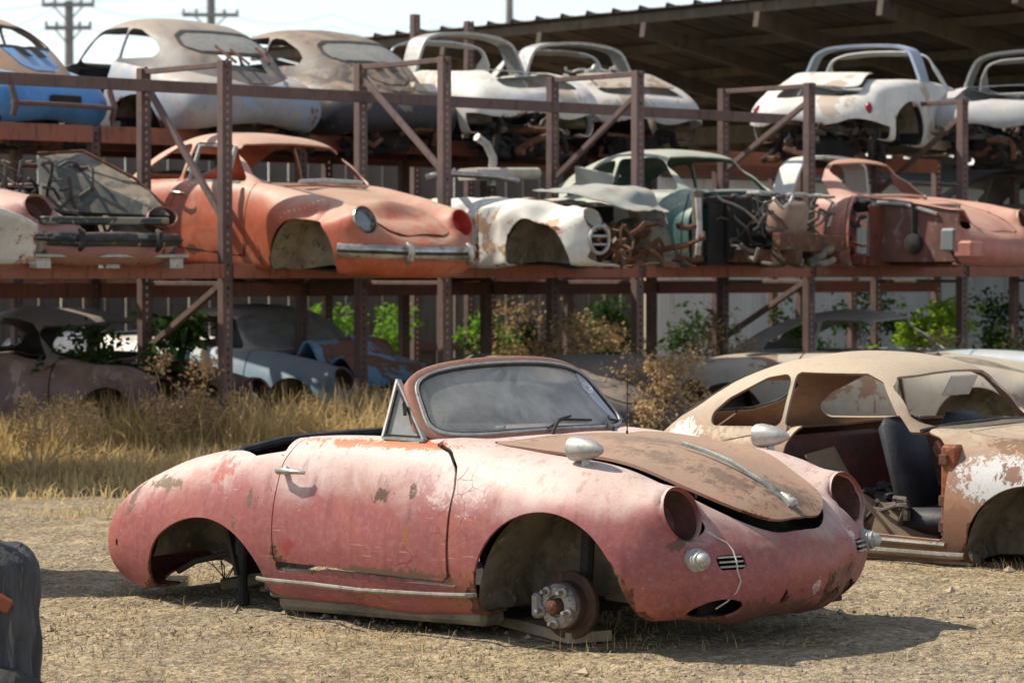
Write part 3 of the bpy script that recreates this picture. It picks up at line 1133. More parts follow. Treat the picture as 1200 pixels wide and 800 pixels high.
def inset(poly, r):
    """convex polygon moved inward by r, so that growing it back by r rounds its corners"""
    P = [Vector(p) for p in poly]
    if sum(a.x * b.y - b.x * a.y for a, b in zip(P, P[1:] + P[:1])) < 0:
        P = P[::-1]
    out = []
    n = len(P)
    for i in range(n):
        a, b, c = P[i - 1], P[i], P[(i + 1) % n]
        d0, d1 = (b - a).normalized(), (c - b).normalized()
        n0, n1 = Vector((-d0.y, d0.x)), Vector((-d1.y, d1.x))
        m = n0 + n1
        m = m / max(m.dot(n0), .35) if m.length > 1e-6 else n0
        out.append(tuple(b + m * r))
    return out


def smooth_open(poly, k=5):
    """rounds an outline given for one half (first and last point stay)"""
    P = np.array(poly, float)
    kn = np.concatenate([[0], np.cumsum(np.linalg.norm(np.diff(P, axis=0), axis=1))])
    t = np.concatenate([np.linspace(kn[i], kn[i + 1], k, endpoint=False) for i in range(len(P) - 1)] + [[kn[-1]]])
    return [tuple(q) for q in spl(kn, P, t)]


for S_ in SPEC.values():
    for key, r_ in (('side', .032), ('quart', .05), ('wind', .045), ('rear', .05), ('door', .035)):
        S_[key] = (inset(S_[key], r_), r_)
    for key in ('hood', 'lid'):
        q_ = S_[key]
        S_[key] = [q_[0]] + smooth_open(q_[1:-1]) + [q_[-1]]


def base_skin(kind, hi):
    key = (kind, hi)
    if key in _cache:
        return _cache[key]
    S = SPEC[kind]
    nu, nv = (190, 64) if hi else (92, 30)
    V, N, F = skin(S['body'], nu, nv, True)
    # headlight nacelles: the wing runs forward into a round rim
    hx, hy, hz = S['head']
    n = np.array([1, 0, S['tilt']])
    n /= np.linalg.norm(n)
    Rh = S['headR']
    for sgn in (1, -1):
        H = np.array([hx, hy * sgn, hz])
        d = V - H
        a = d @ n
        r = np.linalg.norm(d - a[:, None] * n, axis=1)
        near = (r < .34) & (a > -.55) & (V[:, 0] > 1.1)
        tgt = np.where(r < Rh, 0.0, -(r - Rh) * 2.6 - (np.maximum(r - Rh, 0) * 3.5) ** 2)
        kk = .035
        sm = np.logaddexp(a / kk, tgt / kk) * kk
        sm = np.where(r < Rh * 1.02, np.minimum(sm, .0), np.minimum(sm, np.maximum(a, .002)))
        new = np.where(near, sm, a)
        V = V + (new - a)[:, None] * n
    N = vnormals(V, F)
    gn = skin(S['green'], 120 if hi else 60, 44 if hi else 24, False)
    _cache[key] = ((V, N, F), gn)
    return _cache[key]


def make_deform(dents=(), crumple=0.0, cs=6.0, seed=1, squash=None, box=None):
    """dents: (centre, radius, shift); crumple noise; squash(V)"""
    def f(W):
        W = W.copy()
        if squash is not None:
            W = squash(W)
        for (c, rad, sh) in dents:
            d = np.linalg.norm((W - np.array(c)) / np.array(rad), axis=1)
            k = np.exp(-(d ** 2) * 1.5)
            W = W + k[:, None] * np.array(sh)
        if crumple:
            n1 = np.abs(snoise(W, seed, cs)) - .35
            n2 = snoise(W, seed + 5, cs * .8)
            m = np.ones(len(W))
            if box is not None:
                m = 1 / (1 + np.exp((np.linalg.norm((W - np.array(box[0])) / np.array(box[1]), axis=1) - 1) * 8))
            W = W + np.stack([n2 * crumple * .5, n1 * crumple, n1 * crumple * .8 + n2 * .4 * crumple], 1) * m[:, None]
        return W
    return f


def housing(cx, cz, r, y0, y1, sgn, hi, parent, dfm, zmin=.16, mat=None):
    V, F = [], []
    na, ny = (30, 8) if hi else (16, 4)
    for j in range(ny + 1):
        for i in range(na + 1):
            a = R(-14) + (math.pi + R(28)) * i / na
            y1e = y1 - (.15 * max(0, math.cos(a)) ** 2 if cx > 0 else 0)
            y = lerp(y0, y1e, j / ny)
            V.append((cx + math.cos(a) * r, sgn * y, max(zmin, cz + math.sin(a) * r)))
    for j in range(ny):
        for i in range(na):
            b = j * (na + 1) + i
            F.append((b, b + 1, b + na + 2, b + na + 1))
    c = len(V)
    V.append((cx, sgn * y0, cz))
    for i in range(na):
        F.append((i + 1, i, c))
    V = np.array(V)
    n = snoise(V, 3, 9)
    V[:, 2] += n * .006
    V[:, 1] += n * .012
    if dfm:
        V = dfm(V)
    return obj('wheel_housing', mesh_from('wheel_housing', V, F), mat or M['well'], parent)


def tangle(name, box, n, rad, mat, parent, seed, dfm=None, L=.35):
    """bundle of loose pipes and cables inside a box (lo, hi)"""
    r = random.Random(seed)
    lo, hi = Vector(box[0]), Vector(box[1])
    mb = MB()
    for _ in range(n):
        p = Vector([r.uniform(lo[k], hi[k]) for k in range(3)])
        d = Vector((r.gauss(0, 1), r.gauss(0, 1), r.gauss(0, .6))).normalized()
        pts = []
        for q in range(6):
            pts.append(Vector([min(max(p[k], lo[k]), hi[k]) for k in range(3)]))
            d = (d + Vector((r.gauss(0, .5), r.gauss(0, .5), r.gauss(0, .4)))).normalized()
            p = p + d * L / 5 * r.uniform(.6, 1.4)
        mb.tube(pts, r.uniform(.5, 1.3) * rad, 6)
    return mb.build(name, mat, parent, True, dfm)


def build_car(cfg):
    kind, hi = cfg.get('kind', '911'), cfg.get('hi', False)
    S = SPEC[kind]
    roof = cfg.get('roof', 'coupe')
    miss = set(cfg.get('miss', ()))
    dfm = cfg.get('deform')
    pm = cfg['paint']
    pmx = cfg.get('mats', {})
    root = empty(cfg['name'], cfg['loc'], (cfg.get('roll', 0), cfg.get('pitch', 0), R(cfg['head'])), cfg.get('scale', 1.0))
    root.rotation_mode = 'XYZ'
    tag(root, cfg['label'], 'car', cfg.get('group'))
    B, G = base_skin(kind, hi)
    gap = .005 if hi else .008
    th = .012

    def cut(Ms, fn):
        return clip(Ms, -fn(Ms[0]))

    # openings
    fa, ra = S['farch'], S['rarch']
    B = cut(B, lambda V: np.maximum(ell(V[:, 0], V[:, 2], *fa), .40 - np.abs(V[:, 1])))
    B = cut(B, lambda V: np.maximum(ell(V[:, 0], V[:, 2], *ra), .40 - np.abs(V[:, 1])))
    hx, hy, hz = S['head']
    n = np.array([1, 0, S['tilt']])
    n /= np.linalg.norm(n)
    for sgn in (1, -1):
        def hf(V, sgn=sgn):
            d = V - np.array([hx, hy * sgn, hz])
            a = d @ n
            r = np.linalg.norm(d - a[:, None] * n, axis=1)
            return np.maximum(r - S['headR'] * .97, np.abs(a) - .2)
        B = cut(B, hf)
    for fn in cfg.get('holes', ()):
        B = cut(B, fn)
    dfield = lambda V: seg_sdf(V[:, 0], V[:, 2], *S['door'])
    cab = lambda V: np.maximum(seg_sdf(V[:, 0], np.abs(V[:, 1]), S['cabin']), .6 - V[:, 2])
    Bc = cut(B, cab)
    doors = {}
    for sgn, nm in ((-1, 'door_r'), (1, 'door_l')):
        f = lambda V, sgn=sgn: np.maximum(dfield(V), .5 - V[:, 1] * sgn)
        doors[nm] = clip(Bc, f(Bc[0]) + gap)
        Bc = cut(Bc, lambda V: f(V) - gap)
    hoodf = lambda V: np.maximum(seg_sdf(V[:, 0], np.abs(V[:, 1]), S['hood']), .44 - V[:, 2])
    hood = clip(Bc, hoodf(Bc[0]) + gap)
    Bc = cut(Bc, lambda V: hoodf(V) - gap)
    lidf = lambda V: np.maximum(seg_sdf(V[:, 0], np.abs(V[:, 1]), S['lid']), .5 - V[:, 2])
    coupe = roof == 'coupe'
    lid = None
    if not coupe:
        lid = clip(Bc, lidf(Bc[0]) + gap)
        Bc = cut(Bc, lambda V: lidf(V) - gap)
    for fn in cfg.get('cuts', ()):
        Bc = cut(Bc, fn)
        if lid:
            lid = cut(lid, fn)
    shell('body', Bc, th, pm, root, dfm)
    parts = {'root': root}
    for nm in ('door_r', 'door_l'):
        if nm not in miss:
            D = doors[nm]
            for fn in cfg.get('cuts', ()):
                D = cut(D, fn)
            d = shell('door', D, th * 1.5, pmx.get('door', pm), root, dfm)
            parts[nm] = d
            if d is not None and not cfg.get('nohandle'):
                sg = -1 if nm == 'door_r' else 1
                hxh = -.40 if kind == '356' else -.36
                hy_ = .815 * sg if kind == '356' else .80 * sg
                hz_ = .725 if kind == '356' else .78
                if kind == '356':
                    hxh, hz_, hy_ = -.345, .745, .785 * sg
                mb = MB()
                pts = [(hxh - .075, hy_ - .02 * sg, hz_), (hxh - .07, hy_ + .035 * sg, hz_ + .002), (hxh - .02, hy_ + .05 * sg, hz_ + .003), (hxh + .06, hy_ + .043 * sg, hz_), (hxh + .085, hy_ + .03 * sg, hz_ - .003)]
                mb.tube(pts, [.015, .018, .014, .010, .008], 10)
                mb.lathe([(0, .02), (.012, .018), (.02, .008)], (hxh - .07, hy_ - .012 * sg, hz_), (0, sg, 0), 12)
                mb.build('handle', M['chrome'], d, True, dfm)
    if 'hood' not in miss:
        h = shell('hood', hood, th, pmx.get('hood', pm), root, dfm)
        parts['hood'] = h
    if lid is not None and 'lid' not in miss:
        parts['lid'] = shell('engine_lid', lid, th, pmx.get('lid', pm), root, dfm)
    # greenhouse
    if roof != 'cabrio':
        wf = lambda V: np.maximum(seg_sdf(np.abs(V[:, 1]), V[:, 2], *S['wind']),
                                  (S['pil'][0][0] + (V[:, 2] - S['pil'][0][1]) * (S['pil'][1][0] - S['pil'][0][0]) / (S['pil'][1][1] - S['pil'][0][1])) - .03 - V[:, 0])
        sf = lambda V: np.maximum(seg_sdf(V[:, 0], V[:, 2], *S['side']), .42 - np.abs(V[:, 1]))
        qf = lambda V: np.maximum(seg_sdf(V[:, 0], V[:, 2], *S['quart']), .36 - np.abs(V[:, 1]))
        rf = lambda V: np.maximum(seg_sdf(np.abs(V[:, 1]), V[:, 2], *S['rear']), V[:, 0] + .85)
        W = {}
        Gc = G
        W['windscreen'] = clip(Gc, wf(Gc[0]) - .004)
        Gc = cut(Gc, wf)
        if roof == 'coupe':
            W['side'] = clip(Gc, sf(Gc[0]))
            Gc = cut(Gc, sf)
            W['quarter'] = clip(Gc, qf(Gc[0]))
            Gc = cut(Gc, qf)
            W['rear'] = clip(Gc, rf(Gc[0]) - .004)
            seal = clip(Gc, np.abs(rf(Gc[0]) - .004) - .013)
            if seal[2]:
                sn = seal[1] / np.linalg.norm(seal[1], axis=1, keepdims=True)
                shell('window_seal', (seal[0] + sn * .005, seal[1], seal[2]), .012, M['rubber'], root, dfm)
            Gc = cut(Gc, rf)
            if cfg.get('lidhole'):
                Gc = cut(Gc, lambda V: seg_sdf(V[:, 0], np.abs(V[:, 1]), [(-1.48, -1), (-1.48, .24), (-1.72, .2), (-1.74, -1)]))
            else:
                lf = lambda V: seg_sdf(V[:, 0], np.abs(V[:, 1]), [(-1.42, -1), (-1.42, .22), (-1.48, .27), (-1.72, .22), (-1.79, .1), (-1.8, -1)])
                L2 = clip(Gc, lf(Gc[0]) + gap)
                Gc = cut(Gc, lambda V: lf(V) - gap)
                ld = shell('engine_lid', L2, th, pmx.get('lid', pm), root, dfm)
                if ld is not None and kind == '356':
                    for sg in (-1, 1):
                        mb = MB()
                        for q in range(7):
                            mb.bar((-1.50 - .0, sg * (.045 + q * .016), .905), (-1.66, sg * (.04 + q * .014), .812), .007, .006)
                        mb.build('vent_grille', M['dark'], ld, False, dfm)
        else:
            hoop = lambda V: seg_sdf(V[:, 0], V[:, 2], [(-.56, .7), (-.47, 1.5), (-.20, 1.5), (-.31, .7)])
            # windscreen frame plus the roll bar stay, the roof panel is gone
            frame = lambda V: np.maximum((1.14 - V[:, 2]) * .95 - .045, .05) - V[:, 0]
            Gc2 = clip(Gc, frame(Gc[0]))
            H = clip(Gc, hoop(Gc[0]))
            hm = pmx.get('hoop', M['alu'])
            shell('roll_bar', H, .03, hm, root, dfm)
            Gc = Gc2
        for fn in cfg.get('gcuts', ()):
            Gc = cut(Gc, fn)
        shell('roof' if roof == 'coupe' else 'windscreen_frame', Gc, .016, pmx.get('roof', pm), root, dfm)
        for key in cfg.get('glass', ()):
            if key in W and W[key][2]:
                shell({'windscreen': 'windscreen', 'side': 'side_window', 'quarter': 'quarter_window', 'rear': 'rear_window'}[key], W[key], .005, pmx.get('glass', M['glass_mid']), root, dfm)
    # inside: tub, dash, housings
    mb = MB()
    tz = .215
    mb.box((.0, 0, tz), (1.36, 1.40, .02))
    mb.box((-.85, 0, tz + .12), (.5, .76, .02))
    mb.box((.9, 0, tz), (.6, .74, .02))
    mb.box((.66, 0, .5), (.02, 1.36, .58))
    mb.bar((-.95, 0, .25), (-1.08, 0, .72), 1.2, .02)
    for sg in (-1, 1):
        mb.box((.0, sg * .70, .255), (1.25, .05, .08))
    mb.build('cabin_floor', pmx.get('tub', M['dark']), root, False, dfm)
    mb = MB()
    mb.tube([(.42, -.55, .78), (.46, -.3, .80), (.47, 0, .805), (.46, .3, .80), (.42, .55, .78)], .055, 8)
    mb.build('dashboard', pmx.get('dash', M['dark']), root, True, dfm)
    for (c, sg) in ((fa, 1), (fa, -1), (ra, 1), (ra, -1)):
        isf = c is fa
        if isf and (cfg.get('nofront') or (cfg.get('nowell') and sg < 0)):
            continue
        housing(c[0], c[1] - .01, c[2] * 1.07, .40, .745 if isf else .73, sg, hi, root, dfm, .205 if isf else .33, pmx.get('well'))
    # headlight bowls
    if not cfg.get('nofront'):
        for sgn in (1, -1):
            if ('lamp_r' if sgn < 0 else 'lamp_l') in miss:
                continue
            H = Vector((hx, hy * sgn, hz))
            ax = Vector(n.tolist())
            Rh = S['headR']
            mb = MB()
            mb.lathe([(-.175, .001), (-.17, Rh * .22), (-.165, Rh * .24), (-.14, Rh * .26), (-.135, Rh * .55), (-.115, Rh * .80), (-.06, Rh * .93), (-.004, Rh * .985)], H, ax, 28, 1.0, False)
            mb.build('headlight_bowl', pmx.get('bowl', M['bucket']), root, True, dfm)
            mb = MB()
            mb.lathe([(-.014, Rh * .965), (.006, Rh * .965), (.010, Rh * .99), (.005, Rh * 1.015), (-.014, Rh * 1.02), (-.014, Rh * .965)], H, ax, 32, 1.0, False)
            mb.build('headlight_rim', pmx.get('rim', pm), root, True, dfm)
            if cfg.get('lens'):
                mb = MB()
                mb.lathe([(-.03, Rh * .95), (0, Rh * .9), (.03, Rh * .6), (.042, .002)], H, ax, 20)
                mb.build('headlight_lens', M['glass_mid'], root, True, dfm)
    if cfg.get('bumper'):
        mb = MB()
        zb = .40
        P = [(1.52, .745, zb), (1.66, .67, zb), (1.79, .52, zb), (1.88, .32, zb), (1.915, 0, zb)]
        P = P + [(x, -y, z) for (x, y, z) in P[-2::-1]]
        mb.tube(P, .055, 10, True, .38)
        bp = mb.build('bumper', pmx.get('bumper', M['chrome']), root, True, dfm)
        mb = MB()
        mb.tube([(x + .02, y * 1.02, z - .002) for (x, y, z) in P], .014, 6)
        mb.build('rubber_strip', M['rubber'], bp, True, dfm)
        for sg in (-1, 1):
            mb = MB()
            mb.tube([(1.90, sg * .34, zb - .085), (1.945, sg * .34, zb - .05), (1.955, sg * .34, zb), (1.945, sg * .34, zb + .05), (1.90, sg * .34, zb + .08)], [.018, .026, .028, .026, .016], 8)
            mb.build('overrider', pmx.get('overrider', M['chrome']), bp, True, dfm)
    if cfg.get('under'):
        s0 = cfg['under']
        tangle('underbody', ((-1.85, -.6, .02), (-.6, .6, .30)), 34, .03, M['dark'], root, s0, None, .5)
        tangle('exhaust_pipes', ((-1.95, -.5, .04), (-1.2, .5, .26)), 9, .03, M['rusty'], root, s0 + 1, None, .6)
        mb = MB()
        mb.box((-1.45, 0, .16), (.5, .55, .24), None, .05)
        mb.build('gearbox', M['dark'], root)
    if cfg.get('tail'):
        for sg in (-1, 1):
            mb = MB()
            x0, y0_, z0 = (-1.80, .56, .47) if kind == '356' else (-1.84, .60, .53)
            mb.lathe([(0, .075), (.03, .07), (.05, .045), (.056, .002)], (x0, sg * y0_, z0), (-.88, sg * .47, .08), 16, .5 if kind == '356' else .6)
            mb.build('tail_light', M['tail'], root, True, dfm)
    return parts


M['tail'] = simple('red_lens', (.32, .02, .02), (.20, .015, .015), 10, .3, 0, .1, 40, 20)

# ------------------------------------------------------------------ the pink convertible in front
M['pink'] = paint('pink_red_paint', (.30, .088, .084), (.62, .48, .435), .95, .26, .35, None, 0, (.36, .12, .06), .4, seed=1, lowrust=.9, chips=.8, rough=.52, cracks=.8, drips=.75, zref=.60, zw=2.6,
                  spots=(((.19, -.80, .665), (.055, .2, .028), (.09, .05, .03), 1), ((.37, -.80, .68), (.018, .2, .03), (.12, .06, .04), 1), ((.36, -.82, .50), (.014, .2, .05), (.26, .11, .03), 1),
                         ((-1.25, -.66, .66), (.12, .2, .03), (.16, .11, .065), 1), ((-1.78, -.45, .34), (.10, .22, .09), (.10, .085, .07), 1), ((-.36, -.83, .42), (.06, .2, .05), (.30, .03, .025), .2),
                         ((-.62, -.80, .62), (.016, .2, .035), (.14, .085, .06), 1), ((-.72, -.79, .50), (.018, .2, .04), (.14, .085, .06), 1), ((-.85, -.70, .72), (.10, .2, .10), (.36, .045, .035), .2),
                         ((-1.5, -.62, .58), (.03, .2, .12), (.13, .085, .06), 1), ((.25, -.8, .335), (.38, .2, .022), (.13, .085, .05), 1), ((.15, -.70, .87), (.45, .06, .02), (.44, .13, .04), 1),
                         ((1.75, .30, .27), (.1, .30, .05), (.13, .055, .04), 1), ((1.72, .10, .19), (.2, .75, .055), (.15, .08, .055), 1), ((1.74, .22, .33), (.1, .16, .03), (.12, .055, .04), 1), ((1.70, -.28, .25), (.1, .12, .03), (.16, .07, .05), 1), ((1.66, .36, .46), (.1, .05, .05), (.60, .47, .42), 1), ((1.75, .05, .30), (.1, .04, .03), (.55, .44, .40), 1),
                         ((1.64, -.64, .50), (.02, .1, .02), (.12, .06, .035), 1), ((.62, -.76, .72), (.2, .2, .12), (.66, .52, .48), .2)))
M['pink_hood'] = paint('hood_dusty_paint', (.27, .13, .095), (.38, .255, .18), .9, .36, 1.0, (.10, .062, .045), .06, (.32, .12, .06), .4, seed=6, chips=1.0, rough=.8, dustcol=(.32, .215, .145), zref=.55,
                       spots=(((1.5, -.12, .70), (.22, .14, .2), (.12, .08, .06), .1), ((1.62, .10, .62), (.20, .22, .2), (.10, .066, .048), .1), ((1.2, -.2, .80), (.25, .1, .2), (.16, .11, .08), .1), ((.9, .1, .85), (.3, .25, .2), (.17, .115, .085), .1)))
M['pink_frame'] = paint('windscreen_frame_paint', (.24, .075, .05), (.36, .18, .13), .5, .5, .5, seed=8, rough=.6)


def nose_holes(V):
    a = ell(np.abs(V[:, 1]), V[:, 2], .47, .235, .10, .048)
    return np.maximum(a, 1.3 - V[:, 0])


def nose_crack(V):
    a = seg_sdf(V[:, 1], V[:, 2], [(-.165, .30), (-.15, .30), (-.145, .245), (-.175, .225)])
    for pl_ in ([(.30, .47), (.335, .43), (.325, .39), (.355, .35), (.345, .30), (.36, .27), (.352, .27), (.336, .30), (.345, .35), (.315, .39), (.325, .43), (.295, .465)],
                [(.40, .36), (.44, .335), (.47, .345), (.475, .34), (.44, .322), (.395, .352)],
                [(.12, .265), (.17, .245), (.24, .26), (.30, .235), (.30, .225), (.24, .245), (.17, .23), (.12, .255)]):
        a = np.minimum(a, seg_sdf(V[:, 1], V[:, 2], pl_, .0025))
    return np.maximum(a, 1.3 - V[:, 0])


def door_gap(V):
    return np.maximum(seg_sdf(V[:, 0], V[:, 2], [(-.45, .305), (-.455, .352), (.12, .338)]), .5 + V[:, 1])


def tail_hole(V):
    return np.maximum(ell(V[:, 0], V[:, 2], -1.66, .385, .016, .02), .4 + V[:, 1])


def grille_hole(V):
    a = seg_sdf(np.abs(V[:, 1]), V[:, 2], [(.385, .40), (.50, .40), (.50, .45), (.385, .45)], .004)
    return np.maximum(a, 1.3 - V[:, 0])


def rear_cockpit(V):
    return np.maximum(seg_sdf(V[:, 0], np.abs(V[:, 1]), [(-1.12, -1), (-1.10, .44), (-.95, .63), (-.66, .725), (-.47, .725), (-.47, -1)]), .6 - V[:, 2])


pink_deform = make_deform([((1.72, .30, .30), (.22, .2, .12), (-.05, 0, .012)), ((1.75, -.05, .24), (.2, .3, .10), (-.035, 0, .0)),
                           ((1.70, .52, .30), (.2, .12, .16), (-.03, -.03, 0)), ((-.1, -.82, .62), (.3, .1, .16), (0, .008, 0))])


def pink_d(W):
    W = pink_deform(W)
    W[:, 0] = np.where(W[:, 0] < -1.25, -1.25 + (W[:, 0] + 1.25) * .81, W[:, 0])
    n = snoise(W, 11, 4.2, 3)
    k = np.clip((W[:, 0] - 1.35) * 2.2, .12, 1.0) * np.clip((.62 - W[:, 2]) * 3, .15, 1)
    W[:, 0] += n * .010 * k
    # the bumperless nose is knocked about: ridged folds low down, worst at the far corner
    kn_ = np.clip((W[:, 0] - 1.45) * 3, 0, 1) * np.clip((.40 - W[:, 2]) * 4.5, 0, 1) * np.clip(.45 + W[:, 1] * 1.0, .25, 1)
    rg = (np.abs(snoise(W, 18, 6.5, 3)) - .3)
    W[:, 0] -= kn_ * rg * .055
    W[:, 2] += kn_ * snoise(W, 19, 8, 2) * .016
    W[:, 1] += snoise(W, 12, 3.5, 2) * .006 + snoise(W, 15, 11, 2) * .0016
    W[:, 2] += snoise(W, 16, 9, 2) * .0018
    # ragged lower edge
    low = np.clip((.26 - W[:, 2]) * 10, 0, 1)
    W[:, 2] += low * snoise(W, 14, 11, 3) * .012
    return W


PK = build_car(dict(kind='356', hi=True, name='convertible_car', label='faded pink convertible shell without wheels in the foreground', loc=(-.141, 12.446, -.101),
                    head=-42.19, pitch=-R(1.29), roof='cabrio', paint=M['pink'], mats={'hood': M['pink_hood'], 'rim': M['pink']}, deform=pink_d,
                    holes=(nose_holes, nose_crack, tail_hole, grille_hole, rear_cockpit, door_gap)))
proot = PK['root']
PK['door_r'].location = (0, -.004, .002)
PK['door_r'].rotation_euler = (R(.25), R(.35), 0)
PK['hood'].location = (0, 0, 0)
# the front lid stands slightly open on its rear hinge
hp = Vector((.56, 0, .86))
mrot = Matrix.Translation(hp) @ Matrix.Rotation(-R(2.1), 4, 'Y') @ Matrix.Translation(-hp)
PK['hood'].matrix_local = mrot

# windscreen frame, glass, wipers


def ws(s, t, off=0.0):
    y = s * lerp(.665, .56, t)
    x = lerp(.475 - .145 * s * s, .175 - .075 * s * s, t)
    z = lerp(.885 - .028 * s * s, 1.198 - .036 * s * s, t)
    return Vector((x + off * .75, y, z + off * .6))


def ws_loop(grow, off, n=72):
    pts = []
    for i in range(n):
        a = 2 * math.pi * i / n
        c, s_ = math.cos(a), math.sin(a)
        e = 5.0
        q = (abs(c) ** e + abs(s_) ** e) ** (-1 / e)
        u, v = c * q, s_ * q
        s = u * (1 + grow / .6)
        t = .5 + v * (.5 + grow / .42)
        pts.append(ws(s, t, off))
    return pts


def loop_band(name, specs, mat, parent, n=72):
    """closed band through several loops (grow, off)"""
    V, F = [], []
    for (g, o) in specs:
        V += ws_loop(g, o, n)
    m = len(specs)
    for i in range(m):
        j = (i + 1) % m
        for k in range(n):
            F.append((i * n + k, i * n + (k + 1) % n, j * n + (k + 1) % n, j * n + k))
    me = mesh_from(name, np.array([tuple(v) for v in V]), F)
    me.set_sharp_from_angle(angle=R(40))
    return obj(name, me, mat, parent)


fr = loop_band('windscreen_frame', [(.022, -.022), (.022, .016), (.012, .022), (-.010, .018), (-.010, -.022)], M['pink_frame'], proot)
loop_band('bright_trim', [(-.008, .012), (-.010, .026), (-.022, .026), (-.024, .012)], M['alu'], fr)
loop_band('rubber_seal', [(-.022, .008), (-.023, .019), (-.033, .018), (-.034, .008)], M['rubber'], fr)
V, F = [], []
ns, nt = 24, 12
for j in range(nt + 1):
    for i in range(ns + 1):
        u, v = -1 + 2 * i / ns, -1 + 2 * j / nt
        # squircle map keeps the pane inside the rounded seal
        uu, vv = u * math.sqrt(1 - v ** 8 * .10), v * math.sqrt(1 - u ** 8 * .12)
        V.append(tuple(ws(uu * .955, .5 + vv * .455, .010)))
for j in range(nt):
    for i in range(ns):
        b = j * (ns + 1) + i
        F.append((b, b + 1, b + ns + 2, b + ns + 1))
obj('windscreen_glass', mesh_from('windscreen_glass', np.array(V), F), M['glass_dusty'], fr)
# round sticker and a pale translucent sliver along the far edge of the glass
kk = NT('pale_translucent_sliver')
kk.b.inputs['Alpha'].default_value = .55
M['pale_sliver'] = kk.done(kk.mix(kk.noise(kk.coord(2), 14), (.62, .68, .74), (.50, .56, .62)), .5)
V, F = [], []
for j in range(13):
    t = .12 + .80 * j / 12
    w = .17 * math.sin(math.pi * (j + .35) / 12.9) ** .6
    for q in (0, 1):
        V.append(tuple(ws(.93 - .02 * (1 - t) - (w if q == 0 else 0), t, .016)))
for j in range(12):
    F.append((2 * j, 2 * j + 1, 2 * j + 3, 2 * j + 2))
obj('pale_sliver', mesh_from('pale_sliver', np.array(V), F), M['pale_sliver'], fr)
M['decal'] = simple('white_sticker', (.75, .76, .76), (.62, .63, .63), 20, .6, 0, 0)
mb = MB()
cc = ws(.80, .62, .020)
ax = (ws(.80, .62, 1) - ws(.80, .62, 0)).normalized()
mb.lathe([(0, .030), (.002, .030), (.002, .025), (0, .025)], cc, ax, 24, 1.0, False)
mb.lathe([(0, .018), (.002, .018), (.002, .014), (0, .014)], cc, ax, 20, 1.0, False)
mb.build('sticker', M['decal'], fr)
for (s0, s1, t1) in ((-.12, .22, .17), (.56, .74, .17)):
    mb = MB()
    a = ws(s0, -.10, .02)
    b = ws(s0 + .02, -.02, .045)
    c = ws((s0 + s1) / 2, t1 * .8, .03)
    d = ws(s1, t1 + .02, .026)
    mb.tube([a, b, c, d], [.010, .009, .007, .005], 8)
    mb.tube([ws(s0 + .01, .035, .022), ws((s0 + s1) / 2 + .05, t1 - .02, .024), ws(s1 + .22, t1 - .035, .022)], .006, 6)
    mb.lathe([(-.02, .016), (.02, .014)], a, (.5, 0, 1), 12)
    mb.build('wiper', M['rubber'], fr, True)
# vent window on the near side
A, Bq, Cq = Vector((.085, -.580, 1.135)), Vector((.095, -.685, .893)), Vector((.325, -.672, .885))
mb = MB()
for p, q in ((A, Bq), (Bq, Cq), (Cq, A)):
    mb.bar(p, q, .012, .022, (0, 1, 0))
vw = mb.build('vent_window_frame', M['alu'], proot)
me = mesh_from('vent_window_glass', np.array([tuple(v + Vector((0, .004, 0))) for v in (A, Bq, Cq)]), [(0, 1, 2)], False)
obj('vent_window_glass', me, M['glass_dusty'], vw)
mb = MB()
ins = lambda p: p + ((A + Bq + Cq) / 3 - p) * .16 + Vector((0, -.008, 0))
for p, q in ((A, Bq), (Bq, Cq), (Cq, A)):
    mb.bar(ins(p), ins(q), .008, .010, (0, 1, 0))
mb.build('vent_window_seal', M['rubber'], vw)
mb = MB()
mb.bar((.18, -.645, 1.04), (.20, -.66, .99), .014, .016)
mb.build('latch', M['rubber'], vw)
# door top rail, cockpit rim
mb = MB()
mb.tube([(-.36, -.672, .874), (-.1, -.672, .885), (.30, -.672, .876)], [.006, .008, .008], 6)
mb.build('door_top_trim', M['alu'], PK['door_r'], True, pink_d)
mb = MB()
rim = [(-.47, -.72, .795), (-.66, -.71, .775), (-.80, -.67, .77), (-.95, -.60, .765), (-1.08, -.43, .80), (-1.11, -.15, .835), (-1.11, .15, .845), (-1.08, .40, .85), (-.95, .58, .86), (-.80, .66, .865), (-.6, .69, .868), (-.4, .66, .87), (.2, .66, .872)]
mb.tube(rim, .022, 8)
mb.build('cockpit_rim', M['rubber'], proot, True)
mb = MB()
for k, (x, w) in enumerate(((-1.02, .38), (-.96, .46), (-.88, .52), (-.78, .54))):
    mb.tube([(x, -w, .72 - .03 * k), (x - .03, 0, .79 - .03 * k), (x, w, .80 - .03 * k)], .04, 8)
mb.box((-.2, .55, .55), (1.3, .06, .5), None, .02)
mb.build('folded_hood', M['dark'], proot, True)
# chrome trim along the sill, bent at its rear end
mb = MB()
mb.tube([(-.55, -.835, .275), (-.48, -.85, .272), (-.2, -.85, .268), (.1, -.848, .258), (.5, -.845, .262), (.70, -.835, .268), (.725, -.80, .268)], .0105, 8, True, .8)
M['trim'] = simple('brown_stained_trim', (.30, .27, .23), (.20, .165, .13), 9, .45, .5, .2, 60, 66, (.13, .08, .05))
mb.build('sill_trim', M['trim'], proot, True)
mb = MB()
mb.tube([(-.50, -.79, .318), (0, -.80, .312), (.62, -.805, .30)], .009, 6)
mb.build('sill_moulding', M['trim'], proot, True)
mb = MB()
mb.box((.08, -.66, .165), (1.24, .14, .07), None, .02)
mb.box((-.02, -.725, .245), (1.10, .05, .12), None, .01)
mb.build('sill_panel', M['well'], proot)
